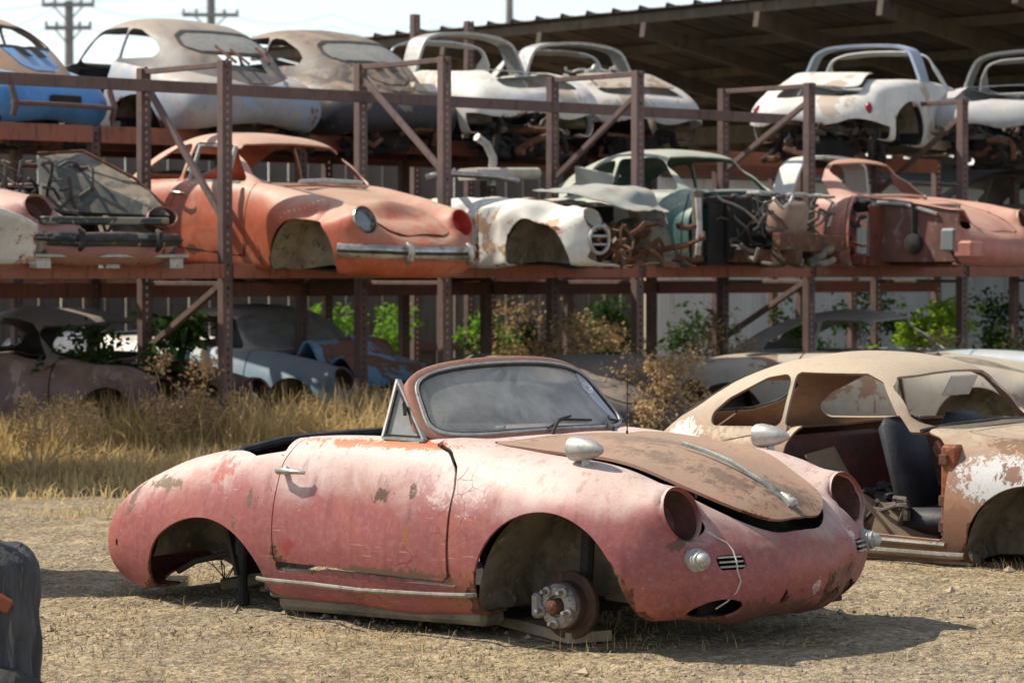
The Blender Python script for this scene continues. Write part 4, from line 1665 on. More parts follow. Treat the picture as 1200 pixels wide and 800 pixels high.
# hood handle
mb = MB()
hpts, hr = [], []
for (x, z) in ((1.17, .836), (1.30, .80), (1.42, .757), (1.53, .702), (1.62, .652), (1.69, .612), (1.725, .578)):
    hpts.append((x, 0, z + .006))
hw = [.004, .0055, .0065, .008, .011, .017, .024]
V, F = [], []
for p, w in zip(hpts, hw):
    V += [(p[0] - .004, -w, p[2] - .014), (p[0] + .002, -w * .8, p[2] - .004), (p[0] + .003, 0, p[2] + .002), (p[0] + .002, w * .8, p[2] - .004), (p[0] - .004, w, p[2] - .014)]
for i in range(len(hpts) - 1):
    for q in range(4):
        a = i * 5 + q
        F.append((a, a + 5, a + 6, a + 1))
e0 = (len(hpts) - 1) * 5
F.append((e0, e0 + 1, e0 + 2, e0 + 3, e0 + 4)[::-1])
F.append((0, 1, 2, 3, 4))
me = mesh_from('hood_handle', np.array(V), F)
me.set_sharp_from_angle(angle=R(40))
M['handle_alu'] = simple('pale_handle_metal', (.20, .225, .205), (.11, .12, .11), 18, .45, .35, .15, 80, 8, (.24, .20, .16))
hh = obj('hood_handle', me, M['handle_alu'], PK['hood'])
mb = MB()
mb.tube([(1.672, 0, .626), (1.70, 0, .608), (1.728, 0, .584), (1.735, 0, .572)], [.008, .016, .022, .016], 12, True, 1.0)
mb.build('handle_end', M['alu'], hh, True)
mb = MB()
mb.lathe([(0, .010), (.004, .010), (.004, .006)], (1.722, 0, .606), (.75, 0, .65), 12)
mb.build('rivet', M['rubber'], hh)
BV = base_skin('356', True)[0][0]


def surf_x(y, z):
    """front of the nose at this height"""
    d = np.hypot(BV[:, 1] - y, BV[:, 2] - z) + np.where(BV[:, 0] > 1.3, 0, 9)
    i = np.argsort(d)[:4]
    return float(BV[i, 0].mean())


# mirrors shaped like bullets on the wings
for sg in (-1, 1):
    mb = MB()
    o = Vector((1.175, sg * .615, .862))
    mb.lathe([(-.085, .002), (-.083, .038), (-.078, .050), (-.05, .053), (-.01, .048), (.04, .034), (.075, .018), (.092, .002)], o, (.97, sg * .06, -.02), 20)
    mr = mb.build('mirror', M['alu'], proot, True)
    mb = MB()
    mb.tube([(1.165, sg * .615, .775), (1.165, sg * .615, .80), (1.17, sg * .615, .83)], [.036, .018, .014], 12)
    mb.build('mirror_foot', M['alu'], mr, True)
    # turn signals
    mb = MB()
    yy = .58 if sg < 0 else .535
    o = Vector((surf_x(yy, .438) - (.0 if sg < 0 else .02), sg * yy, .438))
    dr = Vector((.93, sg * .30, .05)).normalized()
    mb.lathe([(-.05, .048), (.0, .047), (.012, .047), (.014, .042), (.03, .042), (.032, .038), (.047, .037), (.049, .031), (.065, .027), (.078, .012), (.08, .001)], o, dr, 20)
    mb.build('turn_signal', M['alu'], proot, True)
    mb = MB()
    for q in range(3):
        zz = .407 + q * .0185
        mb.bar((surf_x(.39, zz) - .004, sg * .39, zz), (surf_x(.495, zz) - .004, sg * .495, zz), .012, .007)
    mb.build('horn_grille', M['alu'], proot)
    mb = MB()
    mb.box((1.65, sg * .44, .425), (.03, .17, .09), Matrix.Rotation(-sg * R(30), 3, 'Z'))
    mb.build('grille_backing', M['dark'], proot)
mb = MB()
mb.tube([(surf_x(.45, z_) + .008 + b_, -y_, z_) for (y_, z_, b_) in ((.50, .545, 0), (.47, .52, .0), (.445, .50, .01), (.44, .47, .02), (.455, .43, .03), (.45, .39, .02), (.425, .35, .015), (.43, .31, .005), (.455, .27, -.01), (.47, .24, -.03))], .003, 6)
mb.build('loose_wire', simple('white_wire', (.6, .55, .48), (.5, .45, .38), 10, .6, 0, 0), proot, True)
# inside of the nose, so the open lid shows a dark trunk
mb = MB()
mb.box((1.15, 0, .42), (.95, .72, .02))
mb.box((1.60, 0, .36), (.02, .9, .30))
mb.box((1.50, 0, .20), (.3, .9, .02))
mb.build('trunk_floor', M['dark'], proot)
mb = MB()
mb.lathe([(0, .006), (.03, .005)], (.62, .30, .86), (0, 0, 1), 10)
mb.tube([(.62, .30, .87), (.625, .30, 1.05), (.63, .302, 1.24)], [.003, .0025, .0015], 6)
mb.build('antenna', M['rubber'], proot, True)
# front hub with rusty disc
hub = Vector((1.06, -.655, .232))
dr = Vector((.06, -1, .03)).normalized()
mb = MB()
mb.lathe([(-.10, .05), (-.075, .05), (-.07, .138), (-.05, .140), (-.045, .138), (-.04, .10), (0, .098)], hub, dr, 36)
M['darkrust'] = simple('dark_rust', (.085, .045, .03), (.045, .028, .022), 9, .9, 0, .6, 50, 9, (.14, .07, .04))
dk = mb.build('brake_disc', M['darkrust'], proot, True)
mb = MB()
mb.lathe([(-.02, .092), (.025, .090), (.04, .074), (.043, .045), (.025, .040)], hub, dr, 30)
e1 = dr.cross(Vector((0, 0, 1))).normalized()
e2 = dr.cross(e1)
for q in range(5):
    a = 2 * math.pi * q / 5 + .3
    c = hub + (e1 * math.cos(a) + e2 * math.sin(a)) * .070
    mb.lathe([(.01, .022), (.05, .020), (.055, .010), (.085, .008), (.086, .001)], c, dr, 10)
mb.build('hub', M['castiron'], dk, True)
mb = MB()
mb.lathe([(.02, .034), (.07, .030), (.078, .02), (.08, .001)], hub, dr, 16)
mb.build('hub_cap', M['rusty'], dk, True)
mb = MB()
mb.box(hub + Vector((-.09, -.03, .0)), (.05, .07, .10), None, .012)
mb.build('brake_caliper', M['castiron'], dk)
mb = MB()
mb.tube([hub + Vector((0, .05, 0)), hub + Vector((0, .35, -.02))], .03, 8)
mb.tube([hub + Vector((.02, .12, .0)), hub + Vector((.02, .16, .38))], .028, 8)
mb.tube([hub + Vector((.1, .1, -.05)), hub + Vector((-.25, .35, -.05))], .018, 8)
mb.build('axle', M['dark'], proot, True)
mb = MB()
mb.tube([(-.95, -.55, .60), (-.95, -.555, .34)], .034, 10)
mb.tube([(-.95, -.555, .35), (-.95, -.56, .15)], .024, 10)
mb.tube([(-.95, -.56, .17), (-.95, -.56, .115)], .033, 10)
mb.build('shock_absorber', M['dark'], proot, True)
mb = MB()
mb.tube([(-1.32, -.62, .25), (-1.22, -.60, .30), (-1.0, -.45, .36)], .014, 8)
mb.tube([(-1.1, -.35, .46), (-1.1, .7, .46)], .03, 8)
mb.build('rear_axle_tube', M['dark'], proot, True)

# ------------------------------------------------------------------ the brown coupe on the right
M['brown'] = paint('tan_brown_paint', (.27, .16, .105), (.415, .345, .26), .95, .25, .6, None, 0, (.42, .20, .10), .5, seed=14, rough=.6, zref=.85, zw=2.2, dustcol=(.47, .37, .25),
                   spots=(((.92, -.8, .66), (.22, .25, .13), (.52, .525, .52), 1), ((.98, -.8, .68), (.07, .2, .05), (.16, .065, .03), 1), ((1.02, -.8, .52), (.10, .2, .06), (.16, .08, .05), 1), ((-1.3, -.6, .78), (.18, .25, .09), (.64, .60, .54), 1),
                          ((-1.55, -.5, .62), (.14, .3, .10), (.62, .58, .52), 1), ((-.8, -.68, .83), (.4, .15, .05), (.52, .44, .30), .2), ((.70, -.8, .40), (.12, .2, .10), (.24, .12, .07), 1), ((.5, 0, .9), (.2, .9, .05), (.30, .24, .17), .3), ((1.0, -.55, .82), (.22, .2, .06), (.20, .11, .06), 1)))
M['brown_front'] = M['brown']
M['jamb'] = simple('rusted_jamb', (.26, .075, .03), (.12, .05, .03), 7, .8, 0, .5, 30, 21, (.34, .13, .05))


def brown_d(W):
    W = W.copy()
    n = snoise(W, 31, 3.2, 3)
    W[:, 2] += n * .006
    W[:, 1] += snoise(W, 32, 4, 2) * .006
    return W


def open_door(sg):
    """a door that is gone takes the lower window rail with it"""
    return lambda V: np.maximum(seg_sdf(V[:, 0], V[:, 2], [(-.485, .6), (-.485, .96), (.22, .96), (.30, .875), (.44, .87), (.44, .6)]), .4 - V[:, 1] * sg)


BR = build_car(dict(kind='356', hi=True, name='coupe_car', label='tan and rusty brown coupe shell missing its door behind the pink convertible', loc=(2.222, 15.05, -.150), head=-38.5, scale=.945,
                    paint=M['brown'], roof='coupe', miss=('door_r',), gcuts=(open_door(-1),), mats={'tub': M['redpan'], 'dash': M['redpan']}, deform=brown_d))
br = BR['root']
mb = MB()
mb.box((.60, -.735, .57), (.10, .10, .50), None, .015)
jp = mb.build('door_pillar', M['jamb'], br)
for z in (.38, .52, .74):
    MB().box((.575, -.79, z), (.05, .03, .06), None, .006).build('hinge', M['rusty'], jp)
mb = MB()
mb.tube([(-.50, -.80, .30), (0, -.81, .295), (.60, -.815, .285)], .016, 8)
mb.build('sill_moulding', M['trim'], br, True)
mb = MB()
mb.tube([(-.52, -.84, .245), (.0, -.855, .24), (.60, -.85, .235), (.72, -.83, .235)], .018, 8, True, .8)
mb.box((.05, -.70, .21), (1.35, .12, .10), None, .02)
mb.build('sill_trim', M['trim'], br, True)
# seats
for sg, x in ((-1, .12), (1, .10)):
    mb = MB()
    rot = Matrix.Rotation(-R(16), 3, 'Y')
    mb.box((x, sg * .36, .66), (.12, .40, .58), rot, .055)
    s_ = mb.build('seat_back', M['seat'], br, True, None, 60)
    mb = MB()
    mb.box((x + .26, sg * .36, .38), (.46, .46, .14), None, .05)
    mb.build('seat_cushion', M['seat'], s_, True, None, 60)
mb = MB()
mb.box((-.62, 0, .55), (.08, 1.2, .52), Matrix.Rotation(-R(14), 3, 'Y'), .03)
mb.build('rear_bulkhead', M['redpan'], br)
tangle('interior_scrap', ((-.45, -.62, .24), (.25, .5, .50)), 46, .016, M['wire'], br, 5, None, .5)
for i, (x, y, z, a, b, c) in enumerate(((-.18, -.52, .44, .5, .9, .3), (.10, -.60, .36, -.5, .7, .8), (-.32, -.45, .58, .3, 1.0, -.2), (.22, -.58, .33, .9, .5, .1))):
    mb = MB()
    Rm = Matrix.Rotation(a, 3, 'X') @ Matrix.Rotation(b, 3, 'Y') @ Matrix.Rotation(c, 3, 'Z')
    mb.box((x, y, z), (.36, .26, .012), Rm)
    o = mb.build('loose_card', M['tan_cloth'], br)
mb = MB()
mb.box((.16, .12, 1.10), (.012, .30, .13), Matrix.Rotation(R(28), 3, 'Y'), .005)
mb.build('sun_visor', simple('pale_visor', (.62, .60, .55), (.5, .48, .44), 8, .7, 0, .2), br)
mb = MB()
mb.tube([(.36, -.66, .88), (.41, -.45, .905), (.455, -.2, .915), (.465, 0, .92), (.455, .2, .915), (.41, .45, .905), (.36, .66, .88)], .012, 6)
mb.build('screen_rubber', M['rubber'], br, True)

# ------------------------------------------------------------------ cars stored on the racks and under them
P_ = {}
P_['orange'] = paint('orange_paint', (.44, .105, .05), (.58, .37, .285), .95, .16, .6, None, 0, (.46, .20, .12), .4, seed=21, rough=.45, zref=.72)
P_['silver'] = paint('silver_grey_paint', (.30, .32, .35), (.43, .40, .36), .8, .26, .5, (.26, .32, .40), .35, (.36, .30, .23), .5, seed=22, zref=.6)
P_['silver_roof'] = paint('silver_roof_paint', (.115, .115, .12), (.38, .335, .28), .65, .2, .5, None, 0, seed=23, zref=1.05)
P_['black'] = paint('dull_black_paint', (.04, .04, .045), (.20, .17, .14), .45, .25, .6, (.20, .16, .13), .25, seed=24, zref=.75)
P_['blue'] = paint('bright_blue_paint', (.085, .28, .60), (.28, .45, .66), .5, .12, .35, None, 0, (.10, .30, .58), .4, seed=25, zref=.6)
P_['bluebrown'] = paint('brown_deck_paint', (.34, .19, .12), (.48, .34, .24), .7, .3, .5, seed=26)
P_['white'] = paint('old_white_paint', (.66, .645, .60), (.74, .72, .67), .5, .10, .35, (.46, .38, .30), .15, seed=27, zref=.6)
P_['offwhite'] = paint('grey_white_paint', (.50, .50, .47), (.66, .63, .57), .6, .22, .4, (.36, .31, .26), .25, seed=28, zref=.6)
P_['crushwhite'] = paint('rust_edged_white_paint', (.68, .66, .60), (.74, .70, .62), .5, .36, .3, (.42, .27, .16), .22, seed=29, zref=.6, chips=1.0)
P_['green'] = paint('green_paint', (.055, .135, .115), (.40, .43, .355), .95, .16, .35, None, 0, (.08, .16, .14), .4, seed=30, zref=.70)
P_['rose'] = paint('rose_paint', (.42, .165, .13), (.60, .35, .265), .8, .16, .4, None, 0, (.36, .15, .12), .4, seed=31, zref=.62)
P_['plum'] = paint('dark_plum_paint', (.11, .062, .058), (.24, .165, .14), .6, .3, .6, (.28, .22, .2), .1, seed=32, zref=.55)
P_['bluegrey'] = paint('blue_grey_paint', (.20, .28, .35), (.38, .44, .47), .7, .14, .4, None, 0, (.14, .30, .42), .5, seed=33)
P_['bluehood'] = paint('blue_rust_hood', (.10, .36, .62), (.30, .52, .68), .6, .80, .3, (.24, .11, .075), .5, seed=34, zref=.5, edge=.03)
P_['slate'] = paint('dark_slate_paint', (.075, .072, .075), (.20, .19, .18), .6, .25, .5, None, 0, seed=35)
P_['khaki'] = paint('silver_khaki_paint', (.30, .27, .225), (.46, .42, .35), .7, .22, .5, (.20, .12, .08), .2, seed=36)
P_['palegrey'] = paint('pale_silver_paint', (.40, .41, .41), (.54, .53, .50), .6, .16, .4, None, 0, seed=37)
P_['darkgreen'] = paint('bottle_green_dark', (.03, .04, .037), (.12, .135, .12), .7, .2, .6, (.22, .20, .16), .3, seed=38)
P_['greyteal'] = paint('grey_bonnet_paint', (.20, .23, .22), (.40, .41, .37), .8, .2, .4, None, 0, seed=39)

GRT, GRM, GRG = 'wrecks on the top rack', 'wrecks on the middle rack', 'wrecks on the ground under the racks'

# --- middle row
orange_d0 = make_deform([((1.15, -.78, .70), (.20, .22, .10), (0, .05, -.035)), ((1.45, 0, .68), (.16, .34, .2), (-.02, 0, -.045)), ((1.25, .05, .75), (.12, .35, .2), (0, 0, .04)),
                         ((1.40, -.60, .70), (.12, .12, .14), (-.03, .03, -.02))], .008, 5, 41)


def orange_d(W):
    W = orange_d0(W)
    k = np.exp(-((W[:, 0] - 1.28 - (W[:, 1] + .7) * .2) / .05) ** 2) * np.clip(-W[:, 1] * 2 - .7, 0, 1)
    W[:, 1] += k * .05
    return W


OR = build_car(dict(name='stored_car', label='orange coupe with dented nose and chrome bumper on the middle rack', group=GRM, loc=(-1.987, 23.72, 1.352), head=-43.5, pitch=R(3.2),
                    hi=True, paint=P_['orange'], deform=orange_d, bumper=True, mats={'rim': M['chrome'], 'bowl': M['dark'], 'glass': M['glass_thin'], 'tub': M['dark'], 'well': M['well_tan']}, lens=True,
                    miss=('lamp_l',)))
o = OR['root']
OR['hood'].location = (.0, .022, .010)
OR['hood'].rotation_euler = (R(.8), 0, R(.6))
mb = MB()
H = Vector((1.625, .555, .645))
axn = Vector((1, 0, .42)).normalized()
mb.lathe([(-.12, .001), (-.11, .07), (-.05, .10), (-.004, .116)], H, axn, 22, 1.0, False)
mb.build('headlight_bowl', simple('red_bowl', (.45, .03, .02), (.30, .02, .015), 8, .5, 0, .2), o, True, orange_d)
mb = MB()
for (x0, z0, x1, z1) in ((-.40, .90, -.38, 1.19), (-.40, 1.19, .0, 1.19), (-.40, .895, .24, .895)):
    mb.bar((x0, -.67 if z0 < 1 else -.575, z0), (x1, -.67 if z1 < 1 else -.575, z1), .02, .03, (0, 1, 0))
mb.bar((.06, -.57, 1.19), (.08, -.67, .895), .02, .035, (0, 1, 0))
mb.build('window_frame', M['alu'], OR['door_r'])
mb = MB()
mb.tube([(.30, -.84, .72), (.22, -.82, .95), (.16, -.80, 1.05)], [.02, .025, .018], 8)
mb.build('loose_trim', M['alu'], o, True)
for (y, l) in ((-.3, .35), (.1, .45)):
    pass
mb = MB()
mb.tube([(.62, -.35, .92), (.56, 0, .935), (.62, .35, .925)], .02, 6)
mb.build('cowl_pipe', M['alu'], o, True)


def left_cut(V):                                   # the dark wreck lost its hood and roof
    return np.minimum(.0 * V[:, 0] + 1, seg_sdf(V[:, 0], V[:, 2], [(-1.2, .80), (-1.2, 1.6), (.5, 1.6), (.5, .84)]))


lw_d = make_deform([((1.5, .5, .7), (.3, .4, .3), (-.05, 0, -.10))], .02, 5, 44, lambda W: W * np.array([1, 1, .96]))
P_['leftfront'] = paint('pink_and_dark_paint', (.36, .18, .16), (.50, .33, .29), .6, .2, .4, None, 0, seed=43, zref=.6)
LW = build_car(dict(name='stored_car', label='roofless dark wreck with a pink headlight wing on the middle rack', group=GRM, loc=(-4.18, 22.95, 1.36), head=-52, roof='cabrio',
                    paint=P_['leftfront'], deform=lw_d, bumper=True, miss=('hood', 'door_l'), mats={'bumper': P_['darkgreen'], 'overrider': M['rubber'], 'lid': P_['darkgreen']},
                    cuts=(lambda V: np.maximum(np.maximum(-.25 - V[:, 1], .9 - V[:, 0]), .46 - V[:, 2]),)))
l = LW['root']
tangle('wiring_tangle', ((.55, -.5, .55), (1.15, .2, 1.0)), 46, .013, M['wire'], l, 8, None, .6)
mb = MB()
V = [(.95, -.15, .62), (1.62, .62, .58), (1.30, .60, .80), (.72, -.05, 1.05), (.70, .35, 1.12)]
mb.add([Vector(v) for v in V] + [Vector(v) + Vector((-.02, 0, -.02)) for v in V], [(0, 1, 2, 4, 3), (8, 9, 7, 6, 5), (0, 5, 6, 1), (1, 6, 7, 2), (2, 7, 9, 4), (4, 9, 8, 3), (3, 8, 5, 0)])
mb.build('broken_screen', P_['darkgreen'], l)
mb = MB()
mb.tube([(.70, -.05, 1.08), (.9, .25, 1.10), (1.2, .55, .88), (1.45, .68, .66)], .014, 6)
mb.tube([(-.4, -.55, .95), (.3, -.45, 1.02), (.62, .1, .98), (.6, .6, .9)], .02, 6)
mb.build('bent_screen_frame', M['rusty'], l, True)
mb = MB()
mb.box((1.62, -.02, .53), (.30, 1.1, .06), None, .01)
mb.box((1.70, .0, .33), (.10, 1.2, .10), None, .01)
mb.build('front_panel', P_['darkgreen'], l)
mb = MB()
mb.tube([(1.72, -.70, .26), (1.86, 0, .26), (1.72, .72, .26)], .018, 6)
for y in (-.55, .05, .62):
    mb.box((1.66, y, .215), (.12, .12, .10))
mb.build('support_rail', M['alu'], l)

# loose white panel leaning at the left edge
V, F = [], []
for j in range(9):
    for i in range(9):
        u, v = i / 8, j / 8
        V.append((u * .50 - .30, -.05 * math.sin(u * 3.1) - .10 * v * v, v * .44 * (1 - .35 * u * u)))
for j in range(8):
    for i in range(8):
        b = j * 9 + i
        F.append((b, b + 1, b + 10, b + 9))
me = mesh_from('loose_wing_panel', np.array(V), F)
sm = None
wp = obj('loose_wing_panel', me, P_['crushwhite'])
md = wp.modifiers.new('thickness', 'SOLIDIFY')
md.thickness = .015
q = on_rack(10, -.35, 1.56)
wp.location = q
wp.rotation_euler = (R(4), 0, R(22))
tag(wp, 'chipped white wing panel below the pink wing at the left edge', 'car panel')


def crush_sq(W):
    W = W.copy()
    z0 = .2
    k = np.clip(1.0 - .10 * np.clip(W[:, 0] - .2, 0, 1), .7, 1)
    W[:, 2] = z0 + (W[:, 2] - z0) * k
    top = np.clip((W[:, 2] - .72) / .5, 0, 1)
    W[:, 2] -= top * .30
    W[:, 0] += top * -.15
    return W


cw_d = make_deform([((1.2, -.75, .7), (.2, .3, .2), (.0, .06, -.06)), ((1.6, .2, .55), (.3, .5, .3), (-.22, 0, -.05)), ((.6, -.8, .5), (.12, .1, .4), (0, .07, 0)), ((.25, -.8, .55), (.1, .1, .3), (0, .06, 0))], .042, 7.5, 47, crush_sq)
CW = build_car(dict(name='stored_car', label='crushed white car with torn nose and hanging headlight ring on the middle rack', group=GRM, loc=(-.037, 24.9, 1.345), head=-46, roof='cabrio', hi=True,
                    paint=P_['crushwhite'], deform=cw_d, miss=('lid', 'lamp_l'), mats={'hood': P_['greyteal'], 'bowl': P_['crushwhite'], 'rim': M['rusty']}, nohandle=True,
                    cuts=(lambda V: np.maximum(.25 - V[:, 1], 1.25 - V[:, 0]), lambda V: 1.675 + .035 * np.sin(V[:, 1] * 13) + .02 * np.sin(V[:, 2] * 40) - V[:, 0])))
c = CW['root']
CW['hood'].location = (.08, .05, .07)
CW['hood'].rotation_euler = (R(5), -R(4), R(6))
mb = MB()
ringc = Vector((1.67, -.55, .42))
pts = [ringc + Vector((0, math.cos(a), math.sin(a))) * .115 for a in np.linspace(0, 2 * math.pi, 25)]
mb.tube(pts, .016, 8, False)
mb.tube([ringc + Vector((0, -.09, .03)), ringc + Vector((0, .09, .03))], .012, 6)
mb.tube([ringc + Vector((0, -.08, -.04)), ringc + Vector((0, .08, -.04))], .010, 6)
mb.build('headlight_ring', M['alu'], c, True)
tangle('torn_metal', ((1.25, -.45, .20), (1.82, .75, .56)), 34, .022, M['rusty'], c, 12, None, .35)
# things heaped on the crushed car
M['cushion'] = simple('pale_vinyl', (.55, .50, .42), (.42, .37, .30), 5, .6, 0, .3, 30, 50)


def heap(name, label, cat, fn, mat, px, py, o, group=None):
    p = on_rack(px, o)
    dist = p.y
    z = CAMZ + (318 - py) / FPX * dist
    r_ = MB()
    fn(r_)
    ob = r_.build(name, mat, None, True, None, 50)
    ob.location = (p.x, p.y, z)
    ob.rotation_euler = (0, 0, RACK_ANG)
    tag(ob, label, cat, group)
    return ob


heap('seat_cushion', 'pale ribbed seat cushion lying on the crushed white car', 'seat', lambda b: [b.tube([(-.38 + .02 * i, .07 * i, .0), (.40 - .02 * i, .07 * i, .02)], .055, 10) for i in range(5)], M['cushion'], 592, 205, .9)
heap('bumper_bar', 'bent pale bumper bar lying on the crushed white car', 'bumper', lambda b: b.tube([(-.6, 0, .02), (-.5, -.18, .05), (0, -.26, .03), (.3, -.2, .0)], .03, 8), M['chrome'], 560, 212, .6)
heap('exhaust_pipe', 'upright bent exhaust pipe behind the pale seat cushion', 'pipe', lambda b: b.tube([(.0, 0, -.2), (.02, 0, .05), (-.06, 0, .18), (-.18, 0, .24)], .04, 8), M['alu'], 576, 192, 1.0)

# green car with its front cut away
gr_d = make_deform([((.5, -.75, .8), (.2, .2, .15), (0, .04, -.03)), ((-.9, -.6, 1.0), (.3, .2, .2), (0, .03, -.02))], .010, 4, 51)
GC = build_car(dict(name='stored_car', label='green coupe with its front end cut away on the middle rack', group=GRM, loc=(1.727, 26.4, 1.348), head=-41.2, paint=P_['green'], deform=gr_d,
                    cuts=(lambda V: .52 - V[:, 0],), miss=('hood',), nofront=True, mats={'tub': M['dark']}, nohandle=True))
g = GC['root']
mb = MB()
mb.box((.56, -.70, .56), (.05, .12, .66), None, .01)
mb.build('hinge_pillar', M['well'], g)
mb = MB()
mb.tube([(.60, -.74, .30), (.62, -.745, .55), (.60, -.74, .82)], [.03, .026, .03], 8)
mb.build('pillar_edge', P_['offwhite'], g, True)
mb = MB()
for y in (-.35, .35):
    mb.bar((.6, y, .30), (1.45, y, .28), .10, .12, (0, 0, 1), .01)
mb.bar((1.30, -.5, .42), (1.30, .5, .40), .10, .16, (0, 0, 1), .01)
mb.build('front_rails', M['rusty'], g)
mb = MB()
mb.box((.72, .1, .55), (.06, 1.1, .55), None, .01)
mb.build('bulkhead', M['dark'], g)
mb = MB()
mb.box((1.15, -.12, .63), (.30, .34, .34), Matrix.Rotation(.15, 3, 'Y'), .06)
mb.build('fuel_tank', simple('tan_tank', (.30, .20, .15), (.22, .15, .11), 6, .7, 0, .3), g, True, None, 60)
tangle('wiring_tangle', ((.72, -.62, .35), (1.25, .55, .84)), 40, .014, M['wire'], g, 14, None, .6)
tangle('pale_pipes', ((.75, -.6, .66), (1.35, .5, .86)), 6, .020, M['alu'], g, 15, None, .5)
tangle('scrap', ((.7, -.6, .22), (1.5, .5, .40)), 22, .03, M['well'], g, 16, None, .4)
mb = MB()
mb.box((-.72, -.625, 1.005), (.44, .015, .21), Matrix.Rotation(R(18), 3, 'X') @ Matrix.Rotation(R(12), 3, 'Y'))
mb.build('board_in_window', simple('pale_board', (.50, .50, .44), (.42, .42, .37), 4, .8, 0, .1), g)

# rose targa with a white roll bar
rs_d = make_deform([((1.2, 0, .75), (.5, .5, .3), (0, 0, .02))], .006, 4, 55)
RS = build_car(dict(name='stored_car', label='rose open-top car with white roll bar and missing right wing on the middle rack', group=GRM, loc=(3.42, 28.0, 1.348), head=-41.7, roof='targa', paint=P_['rose'], deform=rs_d,
                    mats={'hoop': P_['white'], 'tub': M['redpan']}, nowell=True, nohandle=True, miss=('lamp_r', 'door_l'),
                    cuts=(lambda V: np.maximum(np.maximum(.50 + V[:, 1], .48 - V[:, 0]), V[:, 0] - 1.62), lambda V: np.maximum(np.maximum(.5 + V[:, 1], V[:, 0] - .06), -.55 - V[:, 0]))))
r_ = RS['root']
mb = MB()
mb.box((1.02, -.47, .52), (1.05, .03, .56), None, .01)
ip = mb.build('inner_wing', simple('dull_red_inner_wing', (.20, .085, .065), (.10, .055, .045), 4, .8, 0, .4, 30, 71, (.26, .19, .15), (1, 1, .5)), r_)
mb = MB()
mb.tube([(.55, -.52, .30), (.56, -.53, .6), (.60, -.52, .82)], .035, 8)
mb.tube([(.62, -.50, .82), (.95, -.52, .80), (1.3, -.50, .70)], .018, 6)
mb.build('torn_edge', M['alu'], ip, True)
mb = MB()
mb.lathe([(-.02, .10), (.03, .09), (.05, .03)], (1.05, -.52, .42), (0, -1, 0), 16)
mb.tube([(1.05, -.5, .45), (1.05, -.52, .80)], .03, 8)
mb.build('strut', M['dark'], ip, True)
mb = MB()
mb.box((1.50, -.55, .45), (.16, .16, .22), None, .02)
mb.build('lamp_box', P_['greyteal'], r_)
mb = MB()
mb.box((1.70, -.42, .36), (.20, .50, .16), None, .02)
mb.build('front_panel', P_['rose'], r_)
tangle('wiring_tangle', ((-.6, -.6, .60), (.02, .3, .88)), 30, .016, M['wire'], r_, 17, None, .5)
tangle('interior_scrap', ((-.6, -.72, .25), (.0, .3, .50)), 34, .025, M['rusty'], r_, 18, None, .4)
mb = MB()
mb.box((-.52, -.45, .72), (.12, .42, .42), Matrix.Rotation(-R(10), 3, 'Y'), .05)
mb.build('seat_back', simple('tan_seat', (.32, .22, .17), (.24, .17, .13), 6, .7, 0, .3), r_, True, None, 60)
# dark car past the end of the rack
build_car(dict(name='stored_car', label='dark coupe with pale hood at the right edge of the middle rack', group=GRM, loc=tuple(on_rack(1236, .9, 1.33)), head=-44, kind='911', paint=P_['slate'], mats={'hood': P_['khaki']}, nohandle=True, deform=make_deform((), .01, 4, 57)))

# --- top row, tails towards the yard
T1 = build_car(dict(name='stored_car', label='bright blue car with brown rear deck on the top rack at left', group=GRT, under=307, loc=(-5.55, 26.15, 2.61), head=141, kind='356', paint=P_['blue'], mats={'roof': P_['bluebrown'], 'lid': P_['blue']}, tail=True, miss=('hood',), deform=make_deform((), .008, 4, 61)))
mb = MB()
mb.tube([(-2.02, .60, .36), (-2.09, .3, .36), (-2.10, -.3, .36), (-2.03, -.60, .36)], .022, 8)
for y in (-.58, .58):
    mb.tube([(-2.02, y, .25), (-2.06, y, .36), (-1.99, y, .52)], .028, 8)
mb.build('bumper_bar', M['rack'], T1['root'], True)
mb = MB()
mb.box((-2.0, -.05, .42), (.03, .36, .07), None, .01)
mb.build('plate_lamp', M['dark'], T1['root'])
sv_d = make_deform([((-1.85, .3, .4), (.2, .4, .2), (.06, 0, .02)), ((-1.6, -.2, .75), (.15, .3, .2), (0, 0, -.03))], .010, 4, 62)
SV = build_car(dict(name='stored_car', label='silver coupe with see-through windows and open engine bay on the top rack', group=GRT, under=314, loc=(-3.465, 27.118, 2.610), head=128.5, kind='356', hi=True, paint=P_['silver'], mats={'roof': P_['silver_roof'], 'glass': M['glass_pale']},
                    miss=('door_l', 'door_r'), gcuts=(open_door(1), open_door(-1)), lidhole=True, deform=sv_d, glass=('rear',)))
s_ = SV['root']
mb = MB()
mb.tube([(-1.46, .22, .96), (-1.60, .22, .89), (-1.74, .18, .80)], .016, 6)
mb.tube([(-1.46, -.22, .96), (-1.60, -.22, .89), (-1.74, -.18, .80)], .016, 6)
mb.tube([(-1.45, .05, .94), (-1.74, .04, .79)], .014, 6)
mb.build('lid_frame', M['rusty'], s_, True)
mb = MB()
mb.box((-1.55, 0, .55), (.5, .7, .1))
mb.build('engine_bay', M['rusty'], s_)
BLK = build_car(dict(name='stored_car', label='dull black coupe with a white splash on its tail on the top rack', group=GRT, under=321, loc=(-2.23, 28.2, 2.605), head=129, kind='356', paint=P_['black'], mats={'glass': M['glass_pale']}, glass=('rear',), deform=make_deform((), .008, 4, 63), nohandle=True))
V, F = [], []
wsp = [(-.14, 0), (-.10, .05), (-.02, .06), (.06, .05), (.13, .07), (.15, .01), (.10, -.05), (.02, -.04), (-.08, -.055)]
P3 = [Vector((-1.80 - .10 * b_ * 0, -.33 + a_, .655 + b_ * .8)) for a_, b_ in wsp]
mb = MB()
